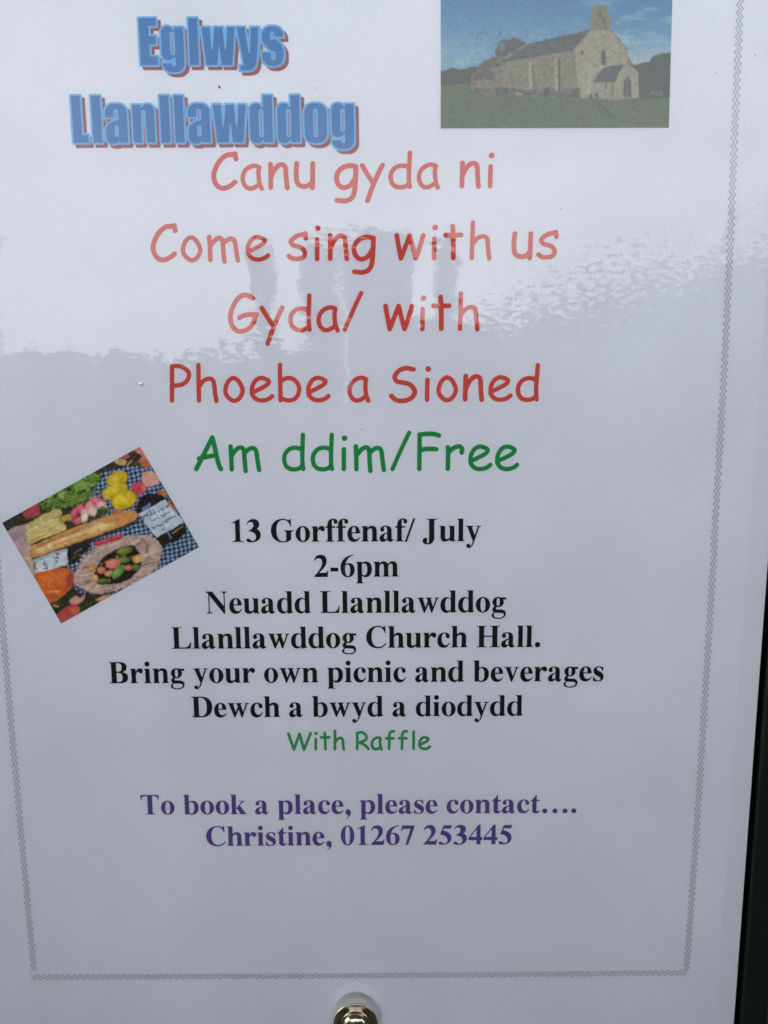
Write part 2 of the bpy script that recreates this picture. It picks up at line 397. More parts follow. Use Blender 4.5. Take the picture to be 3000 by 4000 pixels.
# ------------------------------------------------------------------ heavy condensed title letters (units: photograph px, baseline 0)
def T(*ops): return list(ops)
TI = {
 'E': (T(('+', [[(0,0),(66,0),(66,33),(36,33),(36,81),(63,81),(63,113),(36,113),(36,153),(66,153),(66,183),(0,183)]]))),
 'L': (T(('+', [[(0,0),(58,0),(58,30),(34,30),(34,183),(0,183)]]))),
 'l': (T(('+', box(0,0,35,183)))),
 'n': (T(('+', box(0,0,32,147)), ('+', rr(36,60,84,150,22)), ('+', box(52,0,84,110)), ('+', box(20,100,60,137)), ('-', rr(33,-40,51,128,9)))),
 'a': (T(('+', rr(0,60,84,151,32)), ('-', [[(-10,99),(60,99),(60,40),(-10,40)]]), ('+', box(50,0,84,112)), ('+', rr(0,-4,54,72,22)),
         ('+', [[(2,48),(8,68),(22,78),(40,88),(52,100),(70,80),(60,40)]]), ('-', rr(32,84,51,131,9)), ('-', [[(-12,99),(34,99),(38,92),(30,86),(14,78),(2,66),(-12,66)]]),
         ('-', rr(33,22,50,68,8)), ('-', [[(46,-8),(52,18),(52,-8)]]))),
 'o': (T(('+', rr(0,-4,87,151,36)), ('-', rr(34,18,53,130,9)))),
 'd': (T(('+', rr(0,-4,50,151,24)), ('+', box(53,0,87,183)), ('+', box(30,12,62,136)), ('-', rr(34,18,53,130,9)))),
 'g': (T(('+', rr(2,-28,87,80,34)), ('-', box(-10,6,52,200)), ('+', box(53,20,87,147)), ('+', rr(0,19,50,151,24)), ('+', box(30,30,62,135)),
         ('-', rr(34,38,53,131,9)), ('-', [[(-10,16),(6,19),(30,17),(42,19),(52,28),(52,6),(-10,6)]]), ('-', rr(37,-5,53,24,7)))),
 'w': (T(('+', [[(0,147),(31,147),(36,58),(40,58),(50,147),(82,147),(88,58),(92,58),(101,147),(129,147),(115,0),(74,0),(68,72),(64,72),(57,0),(14,0)]]))),
 'y': (T(('+', [[(0,147),(31,147),(44,45),(49,45),(56,147),(85,147),(76,30),(71,2),(64,-12),(52,-19),(36,-22),(10,-22),(10,-2),(24,-2),(24,6)]]))),
 's': (T(('+', rr(0,-4,84,151,36)), ('-', [[(50,110),(110,110),(110,40),(86,56),(78,76),(68,88),(50,102)]]),
         ('-', [[(-12,48),(34,48),(36,56),(22,68),(8,82),(-1,100),(-12,110)]]), ('-', rr(32,98,50,130,8)), ('-', rr(34,18,52,54,8)))),
}
_tic = {}
def title_line(chars, base_l, base_r, x0, x1, parent, label):
    """chars: (char, x offset of ink-left, in px from x0)"""
    ink = Ink()
    for ch, off in chars:
        x = x0 + off; x += lean(x) * 125; base = base_l + off / (x1 - x0) * (base_r - base_l)
        for key, grow, dx, dy, layer, mi in (('s', 7.0, 12.5, -13.0, 1, 2), ('o', 8.0, 0, 0, 2, 1), ('f', 0.0, 0, 0, 3, 0)):
            if (ch, key) not in _tic: _tic[(ch, key)] = shape_mesh(TI[ch], 1.9, grow)
            v, f = _tic[(ch, key)]
            gx = v[:, 0] + dx; gy = v[:, 1] + dy
            # neighbouring letters' rims meet: a hair of height apart so that no two faces lie in one plane
            ink.add(x + gx - lean(x) * gy, base - gy, f, layer + .06 * (int(off) % 7), mi)
    return ink.build('title_line', [M['tblue'], M['tpale'], M['tred']], parent, label)

# ------------------------------------------------------------------ bold serif letters (1000 units per em)
def st(x, w=140, y0=0, y1=461, bl=None, br=None, tl=None, tr=None):
    """upright stem with flat hairline serifs"""
    o = [('+', box(x, y0, x + w, y1))]
    if bl is not None or br is not None:
        l = bl if bl is not None else x; r = br if br is not None else x + w
        o.append(('+', [[(l, y0), (r, y0), (r, y0 + 20), (x + w + min(20, r - x - w), y0 + 24), (x + w, y0 + 58), (x, y0 + 58), (x - min(20, x - l), y0 + 24), (l, y0 + 20)]]))
    if tl is not None or tr is not None:
        l = tl if tl is not None else x; r = tr if tr is not None else x + w
        o.append(('+', [[(l, y1), (r, y1), (r, y1 - 20), (x + w + min(20, r - x - w), y1 - 24), (x + w, y1 - 58), (x, y1 - 58), (x - min(20, x - l), y1 - 24), (l, y1 - 20)]]))
    return o
def S(s): return [('+', svg(s))]
def U(s): return [('-', svg(s))]
SE = {
 'a': (500, S("M470 66 C440 20 410 -14 360 -14 C310 -14 275 10 263 62 C225 15 180 -14 125 -14 C65 -14 25 25 25 90 C25 180 110 230 260 275 L260 340 C260 405 250 441 205 441 C175 441 155 428 155 410 C155 395 172 380 172 350 C172 318 145 292 110 292 C72 292 45 318 45 355 C45 425 120 473 215 473 C335 473 400 425 400 320 L400 95 C400 65 405 56 425 56 C438 56 450 64 462 80 L474 70Z")
       + U("M260 245 C195 220 160 185 160 125 C160 90 178 68 205 68 C225 68 243 78 260 98 Z")),
 'b': (556, st(66, y1=676, y0=10, tl=17) + S("M190 405 C235 455 275 473 325 473 C440 473 521 380 521 240 C521 90 430 -14 290 -14 C240 -14 205 0 180 18 L120 -14 L100 -14 L80 60Z")
       + U("M206 375 C225 410 250 428 280 428 C345 428 378 350 378 235 C378 110 345 25 275 25 C235 25 206 50 206 90 Z")),
 'c': (444, S("M427 150 C380 30 320 -14 222 -14 C110 -14 25 80 25 222 C25 370 120 473 252 473 C350 473 420 420 420 350 C420 312 395 288 360 288 C325 288 300 312 298 350 C296 385 300 405 285 425 C278 437 268 442 252 442 C195 442 165 370 165 275 C165 150 210 70 290 70 C335 70 370 95 404 158 Z")),
 'd': (556, st(350, y1=676, tl=300) + S("M380 400 C330 455 285 473 235 473 C110 473 25 370 25 222 C25 80 105 -14 215 -14 C275 -14 315 10 352 58 L370 100Z")
       + U("M350 375 C335 415 310 437 275 437 C205 437 170 350 170 230 C170 110 205 50 270 50 C310 50 335 70 350 100 Z") + S("M350 0 L350 -14 L400 -8 L534 22 L534 40 L480 62 L480 100 L350 100Z")),
 'e': (444, S("M426 126 C370 30 315 -14 216 -14 C100 -14 25 80 25 217 C25 370 120 473 238 473 C350 473 414 390 421 245 L163 245 C168 140 210 66 290 66 C335 66 372 92 406 140 Z")
       + U("M163 277 L288 277 C287 390 273 442 232 442 C187 442 164 380 163 277 Z")),
 'f': (333, st(75, bl=14, br=285) + [('+', box(14, 413, 320, 461))] + S("M75 440 L75 500 C75 620 140 691 260 691 C340 691 389 655 389 605 C389 560 365 535 330 535 C297 535 275 555 272 590 C270 620 275 630 268 645 C262 657 254 660 245 660 C222 660 215 640 215 590 L215 440Z")),
 'g': (500, S("M135 200 C80 160 48 125 48 75 C48 35 70 8 110 -5 C60 -25 28 -55 28 -100 C28 -165 115 -206 240 -206 C385 -206 474 -145 474 -50 C474 35 420 75 310 80 L200 84 C170 86 158 95 158 112 C158 130 170 150 195 172Z")
       + U("M140 -15 L330 -22 C390 -25 412 -45 412 -80 C412 -135 345 -172 250 -172 C150 -172 95 -140 95 -90 C95 -60 110 -35 140 -15 Z")
       + [('+', ell(228, 312, 178, 161))] + U("M228 441 C258 441 278 400 278 312 C278 222 258 185 228 185 C198 185 178 222 178 312 C178 400 198 441 228 441Z") + S("M310 455 L483 455 L483 388 L385 392 L330 400Z")),
 'h': (556, st(65, y1=676, bl=16, br=250, tl=16) + st(355, y1=300, bl=308, br=534) + S("M205 405 C240 448 285 473 340 473 C440 473 495 420 495 320 L495 280 L355 280 L355 310 C355 370 340 396 300 396 C265 396 235 375 205 330 Z")),
 'i': (278, st(65, bl=16, br=255, tl=16) + [('+', ell(135, 612, 78, 78))]),
 'k': (556, st(62, y1=676, bl=22, br=248, tl=22) + S("M202 190 L385 430 L420 441 L300 441 L300 461 L505 461 L505 441 C465 436 440 425 415 398 L330 305 L490 60 C505 38 520 25 543 19 L543 0 L300 0 L300 19 L345 22 L225 205Z")),
 'l': (278, st(65, y1=676, bl=16, br=255, tl=16)),
 'm': (833, st(65, bl=16, br=245, tl=16) + st(347, y1=300, bl=302, br=530) + st(630, y1=300, bl=585, br=814)
       + S("M205 395 C240 448 280 473 335 473 C435 473 487 420 487 320 L487 280 L347 280 L347 310 C347 370 332 396 295 396 C265 396 235 375 205 330 Z")
       + S("M480 380 C520 448 562 473 617 473 C717 473 770 420 770 320 L770 280 L630 280 L630 310 C630 370 615 396 578 396 C548 396 518 375 487 330 Z")),
 'n': (556, st(65, bl=21, br=245, tl=18) + st(355, y1=300, bl=310, br=539) + S("M205 395 C240 448 285 473 340 473 C440 473 495 420 495 320 L495 280 L355 280 L355 310 C355 370 340 396 300 396 C265 396 235 375 205 330 Z")),
 'o': (500, [('+', ell(250, 230, 226, 244))] + U("M250 441 C300 441 330 370 330 230 C330 90 300 18 250 18 C200 18 170 90 170 230 C170 370 200 441 250 441Z")),
 'p': (556, st(66, y0=-205, bl=19, br=262, tl=19) + S("M190 400 C240 455 280 473 330 473 C445 473 524 380 524 235 C524 90 440 -14 325 -14 C275 -14 238 5 200 45 Z")
       + U("M206 370 C225 400 250 415 280 415 C345 415 378 345 378 230 C378 110 345 45 280 45 C250 45 225 60 206 90 Z")),
 'r': (444, st(65, bl=29, br=262, tl=29) + S("M200 345 C240 440 280 473 345 473 C400 473 434 440 434 385 C434 340 410 313 370 313 C330 313 315 335 300 356 C288 370 270 370 255 354 C225 325 205 295 205 250 Z")),
 's': (389, S("M337 318 L345 461 L325 461 C318 448 312 444 300 448 C270 460 240 473 200 473 C105 473 35 410 35 325 C35 250 80 205 170 160 C240 125 262 105 262 75 C262 40 235 17 190 17 C125 17 75 70 48 160 L28 160 L28 -10 L48 -10 C55 4 62 8 75 4 C110 -8 150 -14 190 -14 C295 -14 361 45 361 140 C361 215 325 262 235 305 C165 340 135 360 135 392 C135 422 160 442 195 442 C250 442 290 400 317 318 Z")),
 't': (333, S("M20 413 L20 430 C90 470 150 540 195 630 L222 630 L222 461 L316 461 L316 413 L222 413 L222 120 C222 75 232 60 255 60 C275 60 292 72 310 100 L332 85 C305 20 265 -12 200 -12 C125 -12 82 25 82 110 L82 413 Z")),
 'u': (556, S("M60 461 L16 461 L16 441 C50 438 60 430 60 400Z") + S("M60 461 L200 461 L200 140 C200 85 215 66 250 66 C285 66 320 84 350 120 L360 60 C300 10 255 -14 190 -14 C110 -14 60 30 60 130Z")
       + st(350, tl=308) + [('+', [[(16, 461), (100, 461), (100, 430), (60, 430), (16, 441)]]), ('+', [[(350, 0), (537, 0), (537, 20), (505, 24), (490, 58), (400, 58)]])]),
 'v': (500, S("M21 461 L250 461 L250 441 L205 425 L290 165 L385 441 L325 441 L325 461 L485 461 L485 441 L430 425 L265 -14 L235 -14 L65 430 L21 441Z")),
 'w': (722, S("M23 461 L235 461 L235 441 L197 425 L272 165 L348 345 L310 441 L280 441 L280 461 L480 461 L480 441 L437 425 L515 170 L608 441 L560 441 L560 461 L707 461 L707 441 L655 425 L488 -14 L460 -14 L370 250 L255 -14 L227 -14 L62 430 L23 441Z")),
 'y': (500, S("M16 461 L240 461 L240 441 L200 425 L290 175 L385 441 L320 441 L320 461 L480 461 L480 441 L430 425 L265 -40 C225 -150 180 -205 110 -205 C60 -205 30 -178 30 -138 C30 -103 55 -80 90 -80 C125 -80 145 -100 148 -130 C150 -148 160 -152 172 -142 C190 -125 205 -90 232 0 L62 425 L16 441Z")),
 'B': (667, st(95, 155, 0, 676, bl=16, tl=16) + S("M240 676 L370 676 C520 676 590 620 590 520 C590 430 540 375 440 352 C555 340 619 285 619 185 C619 65 530 0 370 0 L240 0Z")
       + U("M255 640 L320 640 C395 640 430 600 430 515 C430 415 390 368 300 368 L255 368 Z") + U("M255 332 L310 332 C400 332 445 285 445 190 C445 90 405 36 320 36 C275 36 255 50 255 80Z")),
 'C': (722, S("M687 130 C630 35 540 -19 425 -19 C200 -19 49 120 49 330 C49 540 205 691 420 691 C480 691 525 675 575 658 C605 648 625 658 632 691 L655 691 L662 460 L640 460 C610 580 535 655 430 655 C295 655 220 545 220 345 C220 140 300 25 440 25 C530 25 600 70 665 150 Z")),
 'D': (722, st(95, 155, 0, 676, bl=14, tl=14) + S("M240 676 L350 676 C560 676 690 550 690 340 C690 130 560 0 340 0 L240 0Z")
       + U("M255 640 L310 640 C450 640 515 540 515 340 C515 135 450 36 320 36 C270 36 255 50 255 80 Z")),
 'G': (778, S("M665 325 L665 75 C600 15 520 -19 410 -19 C190 -19 37 120 37 335 C37 545 190 691 415 691 C480 691 530 675 580 655 C610 645 630 660 640 691 L662 691 L668 455 L646 455 C615 580 540 655 430 655 C290 655 208 540 208 340 C208 130 280 15 420 15 C465 15 495 25 510 45 L510 325 Z")
       + S("M435 344 L755 344 L755 324 L700 318 L665 285 L510 285 L480 318 L435 324Z")),
 'H': (778, st(100, 158, 0, 676, bl=21, br=340, tl=21, tr=340) + st(522, 158, 0, 676, bl=440, br=759, tl=440, tr=759) + [('+', box(240, 325, 540, 364))]),
 'J': (500, st(205, 160, 60, 676, tl=120, tr=479) + S("M205 100 L205 60 C205 -20 195 -60 160 -60 C140 -60 130 -50 130 -30 C130 -5 150 5 150 45 C150 80 120 105 85 105 C40 105 3 70 3 20 C3 -50 60 -96 150 -96 C290 -96 365 -20 365 130Z")),
 'L': (667, st(95, 155, 0, 676, bl=19, tl=19, tr=350) + S("M95 0 L610 0 L638 215 L613 215 C580 90 530 38 400 38 L240 38Z")),
 'N': (722, S("M16 676 L225 676 L580 225 L580 120 L612 120 L612 -18 L585 -18 L131 555 L131 80 C131 45 150 25 225 19 L225 0 L16 0 L16 19 C80 25 97 45 97 80 L97 600 C75 630 55 645 16 656Z")
       + S("M578 200 L578 590 C578 630 560 650 495 656 L495 676 L701 676 L701 656 C640 650 612 630 612 590 L612 -18Z")),
 'T': (667, st(255, 160, 0, 660, bl=155, br=515) + S("M31 676 L636 676 L636 505 L612 505 C595 600 560 637 470 637 L200 637 C105 637 75 600 55 505 L31 505 Z")),
 '0': (500, [('+', ell(250, 337, 226, 351))] + U("M250 655 C305 655 330 540 330 337 C330 135 305 20 250 20 C195 20 170 135 170 337 C170 540 195 655 250 655Z")),
 '1': (500, S("M65 0 L442 0 L442 19 C360 19 325 35 325 95 L325 688 L305 688 L65 575 L72 555 C140 590 180 585 180 530 L180 95 C180 35 150 19 65 19 Z")),
 '2': (500, S("M445 0 L478 195 L452 195 C435 150 415 128 350 128 L180 128 C300 240 425 350 425 490 C425 610 350 688 240 688 C120 688 45 620 30 500 L52 495 C75 550 110 580 165 580 C235 580 280 530 280 450 C280 320 190 200 17 20 L17 0 Z")),
 '3': (500, S("M35 530 L55 520 C80 575 120 600 165 600 C215 600 250 565 250 510 C250 430 190 370 95 340 L95 320 C230 310 320 255 320 150 C320 75 275 28 215 28 C155 28 130 100 75 100 C40 100 16 78 16 48 C16 8 75 -14 165 -14 C345 -14 468 75 468 215 C468 300 425 360 340 390 C400 425 430 465 430 525 C430 625 360 688 250 688 C150 688 75 635 35 530 Z")),
 '4': (500, S("M19 150 L285 150 L285 0 L417 0 L417 150 L475 150 L475 260 L417 260 L417 688 L350 688 L19 240 Z") + U("M285 260 L285 535 L80 260 Z")),
 '5': (500, S("M470 676 L430 560 L190 560 L165 490 C330 470 450 380 450 235 C450 90 330 -8 160 -8 C70 -8 22 15 22 55 C22 85 45 105 80 105 C130 105 160 40 220 40 C280 40 320 85 320 155 C320 270 220 340 70 355 L190 676 Z")),
 '6': (500, S("M460 688 C200 660 28 510 28 290 C28 100 110 -13 250 -13 C385 -13 475 80 475 220 C475 345 400 425 290 425 C250 425 220 415 190 395 C215 530 310 635 462 668 Z")
       + U("M180 350 C200 370 225 380 255 380 C310 380 335 320 335 200 C335 80 312 20 260 20 C200 20 172 110 172 240 C172 280 175 320 180 350Z")),
 '7': (500, S("M477 676 L75 676 L17 490 L42 482 C75 540 105 560 170 560 L345 560 L170 0 L260 0 L477 640 Z")),
 '.': (250, [('+', ell(125, 71, 85, 85))]),
 ',': (250, S("M39 -180 L46 -162 C110 -135 135 -95 130 -40 C100 -55 41 -30 41 60 C41 115 75 155 125 155 C180 155 217 110 217 45 C217 -60 150 -145 39 -180Z")),
 '-': (333, [('+', box(44, 171, 287, 287))]),
 '/': (278, [('+', [[(-24, -19), (40, -19), (302, 691), (238, 691)]])]),
}
_sec = {}
LSB = {'1': 65, '2': 17, 'N': 16, 'L': 19, 'B': 16, 'D': 14, 'T': 31, 'C': 49}
RSB = {'y': 20, 'm': 19, 'g': 17, '.': 40, 's': 28, 'd': 22, '5': 30}
def serif_line(text, xl, xr, bl, br, mi, parent, label, vs_=1.03):
    adv = []; x = 0
    for ch in text:
        adv.append(x)
        x += 250 if ch == ' ' else 1000 if ch == '\u2026' else SE[ch][0]
    first, last = text[0], text[-1]
    l0 = LSB.get(first, 20); r1 = x - RSB.get(last, 20)
    em = (xr - xl) / (r1 - l0)
    ink = Ink()
    for ch, a in zip(text, adv):
        if ch == ' ': continue
        reps = [(ch, a)] if ch != '\u2026' else [('.', a + 42 + 333 * k) for k in range(3)]
        for c, aa in reps:
            if c not in _sec: _sec[c] = shape_mesh(SE[c][1], 10.0, 1.5)
            v, f = _sec[c]
            x = xl + (aa - l0) * em; base = bl + (x - xl) / (xr - xl) * (br - bl)
            gx = v[:, 0] * em; gy = v[:, 1] * em * vs_
            ink.add(x + gx - lean(x) * gy, base - gy - (x and 0) - gx * (br - bl) / (xr - xl) * -1 * 1.0, f, 1)
    return ink.build('text_line', mi, parent, label)

# ------------------------------------------------------------------ painted grids for the two printed pictures
def vnoise(X, Y, cell, seed, octaves=3):
    out = np.zeros(X.shape); amp = 1; tot = 0
    for o in range(octaves):
        g = np.random.default_rng(seed + o).random((130, 130)); c = cell / 2 ** o
        u = X / c + 40.3; v = Y / c + 40.7; iu = np.floor(u).astype(int); iv = np.floor(v).astype(int)
        fu = u - iu; fv = v - iv; fu = fu * fu * (3 - 2 * fu); fv = fv * fv * (3 - 2 * fv)
        q = lambda a, b: g[b % 130, a % 130]
        out += amp * ((q(iu, iv) * (1 - fu) + q(iu + 1, iv) * fu) * (1 - fv) + (q(iu, iv + 1) * (1 - fu) + q(iu + 1, iv + 1) * fu) * fv)
        tot += amp; amp *= .55
    return out / tot

class Canvas:
    def __init__(s, X, Y): s.X = X; s.Y = Y; s.c = np.zeros(X.shape + (3,)); s.wob = (vnoise(X, Y, 26, 5) - .5)
    def put(s, a, col):
        a = a[..., None]; s.c = s.c * (1 - a) + np.asarray(col, float) * a
    def sdf(s, d, col, soft=6, rough=0):
        s.put(np.clip(.5 - (d + s.wob * rough) / soft, 0, 1), col)
    def poly(s, pts, col, soft=6, rough=0, smooth=False):
        if smooth: pts = spline(list(pts) + [pts[0]], 5)
        s.sdf(poly_sdf(s.X, s.Y, [pts]), col, soft, rough)
    def ell(s, cx, cy, rx, ry, ang, col, soft=6, rough=0, hi=None):
        a = R(ang); x = (s.X - cx) * math.cos(a) + (s.Y - cy) * math.sin(a); y = -(s.X - cx) * math.sin(a) + (s.Y - cy) * math.cos(a)
        d = (np.sqrt((x / rx) ** 2 + (y / ry) ** 2) - 1) * min(rx, ry)
        s.sdf(d, col, soft, rough)
        if hi is not None:
            s.put(np.clip(.5 - (np.sqrt(((x + rx * .15) / (rx * .55)) ** 2 + ((y + ry * .2) / (ry * .5)) ** 2) - 1), 0, 1) * .75 * (d < 0), hi)
    def line(s, pts, w, col, soft=4, rough=0): s.sdf(seg_sdf(s.X, s.Y, pts, w / 2), col, soft, rough)

def picture(name, cornerfn, nu, nv, to_px, paint, parent, label, paper_level, add, warp=(4, 5), blur=2):
    u = np.linspace(0, 1, nu); v = np.linspace(0, 1, nv); wa, wb = warp; U_, V_ = np.meshgrid(u, v)
    CX, CY = cornerfn(U_, V_)
    wx = (vnoise(CX, CY, 46, 101, 2) - .5) * wa + (vnoise(CX, CY, 13, 103, 2) - .5) * wb
    wy = (vnoise(CX, CY, 46, 105, 2) - .5) * wa + (vnoise(CX, CY, 13, 107, 2) - .5) * wb
    cv = Canvas(CX + wx, CY + wy); paint(cv)
    L_ = lin(np.clip(cv.c, 0, 255)); pl_ = np.array(paper_level)
    col = np.clip(np.maximum((L_ - np.array(add)) / pl_ * .8, .42 * L_ / pl_ * .8), .004, .9)
    for _ in range(blur):
        P_ = np.pad(col, ((1, 1), (1, 1), (0, 0)), 'edge'); col = (P_[:-2, 1:-1] + P_[2:, 1:-1] + P_[1:-1, :-2] + P_[1:-1, 2:] + 2 * P_[1:-1, 1:-1]) / 6
    px, py = to_px(CX, CY); x, z = at(px, py)
    verts = np.stack([x.ravel(), np.full(x.size, -LAYER), z.ravel()], 1)
    i = np.arange(nu * nv).reshape(nv, nu)
    faces = np.stack([i[:-1, :-1].ravel(), i[1:, :-1].ravel(), i[1:, 1:].ravel(), i[:-1, 1:].ravel()], 1)
    me = bpy.data.meshes.new(name); me.vertices.add(len(verts)); me.vertices.foreach_set('co', verts.ravel())
    me.loops.add(faces.size); me.loops.foreach_set('vertex_index', faces.ravel())
    me.polygons.add(len(faces)); me.polygons.foreach_set('loop_start', np.arange(0, faces.size, 4))
    me.update(calc_edges=True)
    at_ = me.color_attributes.new('ink', 'FLOAT_COLOR', 'POINT')
    at_.data.foreach_set('color', np.concatenate([col.reshape(-1, 3), np.ones((nu * nv, 1))], 1).ravel())
    me.materials.append(M['print'])
    o = bpy.data.objects.new(name, me); C.objects.link(o); o.parent = parent; o['label'] = label
    return o

def paint_church(c):
    X, Y = c.X, c.Y; n = vnoise(X, Y, 90, 21, 4); n2 = vnoise(X, Y, 14, 33, 3)
    t = np.clip(Y / 430, 0, 1)[..., None]
    c.c[:] = np.array([84, 134, 186]) * (1 - t) + np.array([136, 170, 196]) * t
    c.put(np.clip((n - .50) * 3, 0, 1) * np.clip((Y - 220) / 160, 0, 1) * (X < 700) * .9, (176, 192, 202))
    c.put(np.clip((vnoise(X * .35, Y, 50, 8, 3) - .45) * 3, 0, 1) * np.clip((X - 900) / 300, 0, 1) * .75, (170, 192, 208))
    c.put(np.clip((Y - 250) / 120, 0, 1) * np.clip((X - 1200) / 100, 0, 1) * .7, (182, 194, 202))
    c.poly([(300,420),(500,380),(960,300),(1260,330),(1330,440),(1340,640),(300,640)], (128,128,118), 10)
    c.c = c.c * .84 + np.array([150, 178, 192]) * .16
    # hedges and trees
    c.poly([(60,445),(115,440),(180,425),(250,430),(335,408),(360,470),(330,560),(60,560)], (87,94,90), 12, 14)
    c.poly([(1255,410),(1330,395),(1400,380),(1430,345),(1480,330),(1600,312),(1600,640),(1255,640)], (90,97,94), 12, 12)
    c.poly([(450,360),(458,300),(470,262),(520,248),(560,232),(600,236),(640,268),(620,300),(560,330),(500,352)], (92,103,100), 10, 30)
    c.poly([(470,262),(500,252),(520,300),(480,330)], (110,130,140), 14, 20)
    # chancel, nave, gable
    c.poly([(296,585),(300,480),(345,420),(490,395),(505,590)], (133,130,121), 8, 4)
    c.poly([(320,425),(385,375),(470,338),(510,360),(490,410),(360,432)], (108,113,112), 8, 6)
    c.poly([(310,495),(330,440),(440,430),(445,490)], (112,108,102), 12, 6)
    c.poly([(484,385),(700,330),(960,292),(985,605),(500,600)], (139,137,124), 6, 3)
    c.poly([(488,384),(635,276),(1045,178),(1000,235),(935,302),(520,376)], (104,108,115), 6, 3)
    c.line([(465,380),(640,278)], 9, (140,138,128), 8)
    c.line([(500,378),(935,303)], 7, (82,86,88), 8)
    c.poly([(942,296),(1038,186),(1042,70),(1062,44),(1105,30),(1140,48),(1152,80),(1162,192),(1262,305),(1266,405),(1130,425),(1060,510),(1070,612),(965,606)], (161,157,143), 6, 4)
    c.poly([(1042,70),(1062,44),(1105,30),(1140,48),(1152,80),(1160,185),(1040,185)], (138,137,124), 10, 4)
    c.ell(1095, 90, 10, 18, 0, (112,112,104), 8); c.ell(1120, 130, 8, 20, 0, (120,118,108), 8)
    c.line([(1165,190),(1262,303)], 8, (126,126,120), 6)
    c.poly([(1102,322),(1118,308),(1130,325),(1132,400),(1106,402)], (98,100,100), 6)
    c.ell(985, 325, 10, 12, 0, (115,112,104), 8)
    for x, y0, y1, w, k in ((662,385,540,18,(165,162,148)), (824,362,560,22,(160,156,142)), (842,362,560,13,(96,96,92)), (538,420,560,16,(152,149,136)), (1030,430,600,20,(172,168,154))):
        c.line([(x, y0), (x + 4, y1)], w, k, 8)
    for x0, y0, x1, y1 in ((540,430,560,560), (680,420,700,560)): c.line([(x0, y0), (x1, y1)], 10, (126,123,112), 10)
    # porch
    c.poly([(1066,508),(1190,505),(1185,612),(1072,612)], (154,151,138), 6, 3)
    c.poly([(1170,500),(1200,470),(1262,386),(1330,440),(1338,610),(1165,615)], (158,154,142), 6, 4)
    c.poly([(1052,506),(1122,414),(1245,398),(1215,440),(1192,508)], (101,106,114), 6, 3)
    c.line([(1174,505),(1172,610)], 9, (118,116,108), 6); c.line([(1134,512),(1134,550)], 10, (112,110,106), 6)
    c.poly([(1240,600),(1243,500),(1264,466),(1286,500),(1290,600)], (101,102,106), 6, 3)
    c.line([(1264,500),(1264,598)], 5, (130,128,122), 5)
    # low wall, stones, graves
    c.poly([(300,555),(560,545),(760,560),(960,560),(960,600),(300,600)], (120,120,112), 14, 10)
    for x0, y0, x1, y1, k in ((450,540,532,600,(100,107,112)), (745,545,785,602,(98,100,104)), (870,545,925,602,(118,118,114)), (925,545,972,604,(97,101,105)), (330,550,350,590,(105,105,100)), (1028,580,1046,612,(104,104,102)), (1064,576,1086,612,(98,104,110)), (575,570,620,595,(150,148,140)), (1400,560,1480,590,(118,120,114)), (1350,585,1380,610,(110,110,104))):
        c.poly([(x0, y0), (x1, y0), (x1, y1), (x0, y1)], k, 8, 8)
    # grass
    c.poly([(60,528),(300,520),(305,560),(380,578),(560,588),(760,604),(960,606),(1200,620),(1400,606),(1600,600),(1600,900),(60,900)], (112,126,100), 14, 22)
    c.put(np.clip((n - .42) * 3, 0, 1) * (Y > 615) * .5 * np.clip((900 - X) / 500, 0, 1), (116,128,90))
    c.put(np.clip((n2 - .5) * 3, 0, 1) * (Y > 600) * .3, (92,104,86))
    c.line([(1040,600),(1110,660),(1180,720)], 12, (94,104,90), 14, 10); c.line([(1200,660),(1400,740),(1500,790)], 16, (122,126,106), 18, 12)
    c.c = c.c * .86 + np.array([20, 23, 25]); g_ = c.c.mean(-1, keepdims=True); k_ = np.where(Y[..., None] > 420, .82, .92); c.c = g_ + (c.c - g_) * k_
    stone = (Y > 190) & (Y < 610) & (X > 300) & (X < 1340)
    c.c += ((n2 - .5) * 34 * stone)[..., None]
    c.c += ((vnoise(X, Y, 7, 61, 2) - .5) * 20)[..., None]

def checker(c, mask_pts, soft=6):
    a = R(24); x = c.X * math.cos(a) - c.Y * math.sin(a); y = c.X * math.sin(a) + c.Y * math.cos(a)
    a = R(-8); sx = np.sin(2 * math.pi * (c.X * math.cos(a) + c.Y * math.sin(a)) / 37 + c.wob * 2); sy = np.sin(2 * math.pi * (-c.X * math.sin(a) * 1.6 + c.Y) / 34 + c.wob * 2)
    k1 = np.clip(sx * 3 + .5, 0, 1); k2 = np.clip(sy * 3 + .5, 0, 1)
    d = poly_sdf(c.X, c.Y, [mask_pts]); m = np.clip(.5 - (d + c.wob * 10) / soft, 0, 1)
    base = np.array([140, 164, 196]); mid = np.array([74, 100, 148]); dark = np.array([30, 36, 60])
    w = (k1 + k2)[..., None]
    col = np.where(w < 1, base * (1 - w) + mid * w, mid * (2 - w) + dark * (w - 1))
    c.c = c.c * (1 - m[..., None]) + col * m[..., None]

